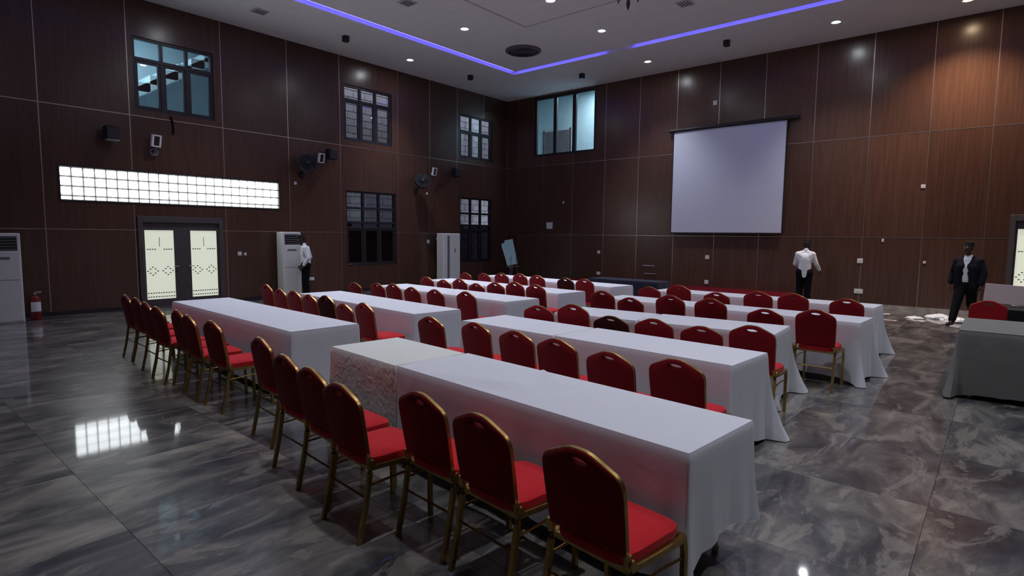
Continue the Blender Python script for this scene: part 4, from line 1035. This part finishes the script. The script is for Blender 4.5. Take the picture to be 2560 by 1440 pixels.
    if outfit == 'jacket':
        jk = MB()
        for a in ('l', 'r'):
            sg = 1 if a == 'l' else -1
            capsule(jk, g('sh_'+a), g('el_'+a), .076, .068); capsule(jk, g('el_'+a), cuff(a)+(g('el_'+a)-g('wr_'+a))*.06, .070, .056)
            capsule(jk, nk-Vector((.02, 0, .06)), g('sh_'+a), .060, .076); capsule(jk, ch+Vector((.01, sg*.06, .02)), g('sh_'+a), .125, .082); capsule(jk, ch+Vector((.02, sg*.085, -.10)), g('sh_'+a)-Vector((0, 0, .05)), .115, .085)
            # front panels left and right of the open shirt
            capsule(jk, pel+Vector((.055, sg*.125, -.12)), ch+Vector((.075, sg*.105, .02)), .085, .080)
            capsule(jk, ch+Vector((.075, sg*.105, .02)), nk+Vector((.0, sg*.075, -.06)), .078, .050)
        for y in (-.09, 0, .09):
            capsule(jk, pel+Vector((-.095, y, -.12)), ch+Vector((-.085, y, .05)), .085, .085); capsule(jk, ch+Vector((-.085, y, .05)), nk+Vector((-.05, y*.6, -.07)), .085, .06)
        for sg in (-1, 1): capsule(jk, pel+Vector((0, sg*.14, -.12)), ch+Vector((0, sg*.13, .02)), .08, .08)
        link('jacket', remesh('jacket', jk, 'jacket', .012), body)
    return body
def stand(**kw):
    J = dict(pelvis=(0, 0, .95), chest=(0, 0, 1.25), neck=(-.01, 0, 1.50), head=(.02, 0, 1.64), hip_l=(0, .085, .92), hip_r=(0, -.085, .92),
             knee_l=(.02, .09, .50), knee_r=(.02, -.09, .50), ankle_l=(-.01, .10, .09), ankle_r=(-.01, -.10, .09), toe_l=(.13, .11, .042), toe_r=(.13, -.11, .042),
             sh_l=(-.01, .165, 1.375), sh_r=(-.01, -.165, 1.375), el_l=(-.03, .225, 1.12), el_r=(-.03, -.225, 1.12), wr_l=(.04, .235, .90), wr_r=(.04, -.235, .90))
    J.update(kw); return J
# man at the air conditioner: profile towards it, hands lowered
q = onY(765, 660, 14.05)
person('person in white shirt and black trousers standing at the floor air conditioner', (q.x, 14.05, 0), math.radians(142),
       stand(head=(.10, 0, 1.60), neck=(.04, 0, 1.48), chest=(.01, 0, 1.24), nod=.25, el_l=(-.10, .22, 1.13), wr_l=(.04, .20, .92), el_r=(-.08, -.23, 1.13), wr_r=(.12, -.20, .93), look=.2), 'shirt')
# man by the screen wall, back to the camera
q = onX(2011, 680, 15.7)
person('person in white shirt with its tail hanging out, back turned, near the screen wall', (15.7, q.y, 0), math.radians(12),
       stand(head=(.10, -.03, 1.60), neck=(.05, -.01, 1.49), look=-.6, nod=.2, el_r=(.02, -.25, 1.14), wr_r=(.16, -.33, .98), el_l=(.05, .22, 1.13), wr_l=(.24, .12, 1.05), knee_l=(.10, .09, .50), ankle_l=(-.02, .1, .09), toe_l=(.12, .11, .042)), 'shirt', tail=True)
# man in jacket, mid-stride
q = onZ(2378, 818, 0)
person('person in dark jacket, pale shirt and black trousers striding past the litter', (15.05, .50, 0), math.radians(165),
       stand(pelvis=(0, 0, .90), hip_l=(.0, .085, .87), hip_r=(0, -.085, .87), chest=(.02, 0, 1.20), neck=(.02, 0, 1.46), head=(.05, 0, 1.61), sh_l=(.0, .185, 1.345), sh_r=(.0, -.185, 1.345),
             knee_r=(.20, -.09, .48), ankle_r=(.36, -.10, .10), toe_r=(.50, -.11, .06), knee_l=(-.02, .09, .46), ankle_l=(-.30, .10, .13), toe_l=(-.17, .11, .042),
             el_l=(.02, .27, 1.10), wr_l=(.10, .26, .86), el_r=(-.07, -.27, 1.10), wr_r=(.02, -.28, .86), look=-.35), 'jacket')
# seated person at the edge of the view
person('person in white shirt seated behind the black clothed table', (12.52, -1.02, 0), PI-.3,
       stand(pelvis=(-.10, 0, .705), hip_l=(-.08, .09, .635), hip_r=(-.08, -.09, .635), knee_l=(.32, .12, .60), knee_r=(.32, -.12, .60), ankle_l=(.30, .12, .09), ankle_r=(.30, -.12, .09), toe_l=(.44, .12, .042), toe_r=(.44, -.12, .042),
             chest=(-.02, 0, .97), neck=(.05, 0, 1.20), head=(.12, 0, 1.33), nod=.3, sh_l=(.02, .165, 1.09), sh_r=(.02, -.165, 1.09), el_l=(.10, .24, .90), el_r=(.10, -.24, .90), wr_l=(.26, .17, .86), wr_r=(.26, -.17, .86)), 'shirt')
place_chair(12.673, -1.067, PI-.3, 'red banquet chair under the seated person behind the black clothed table')
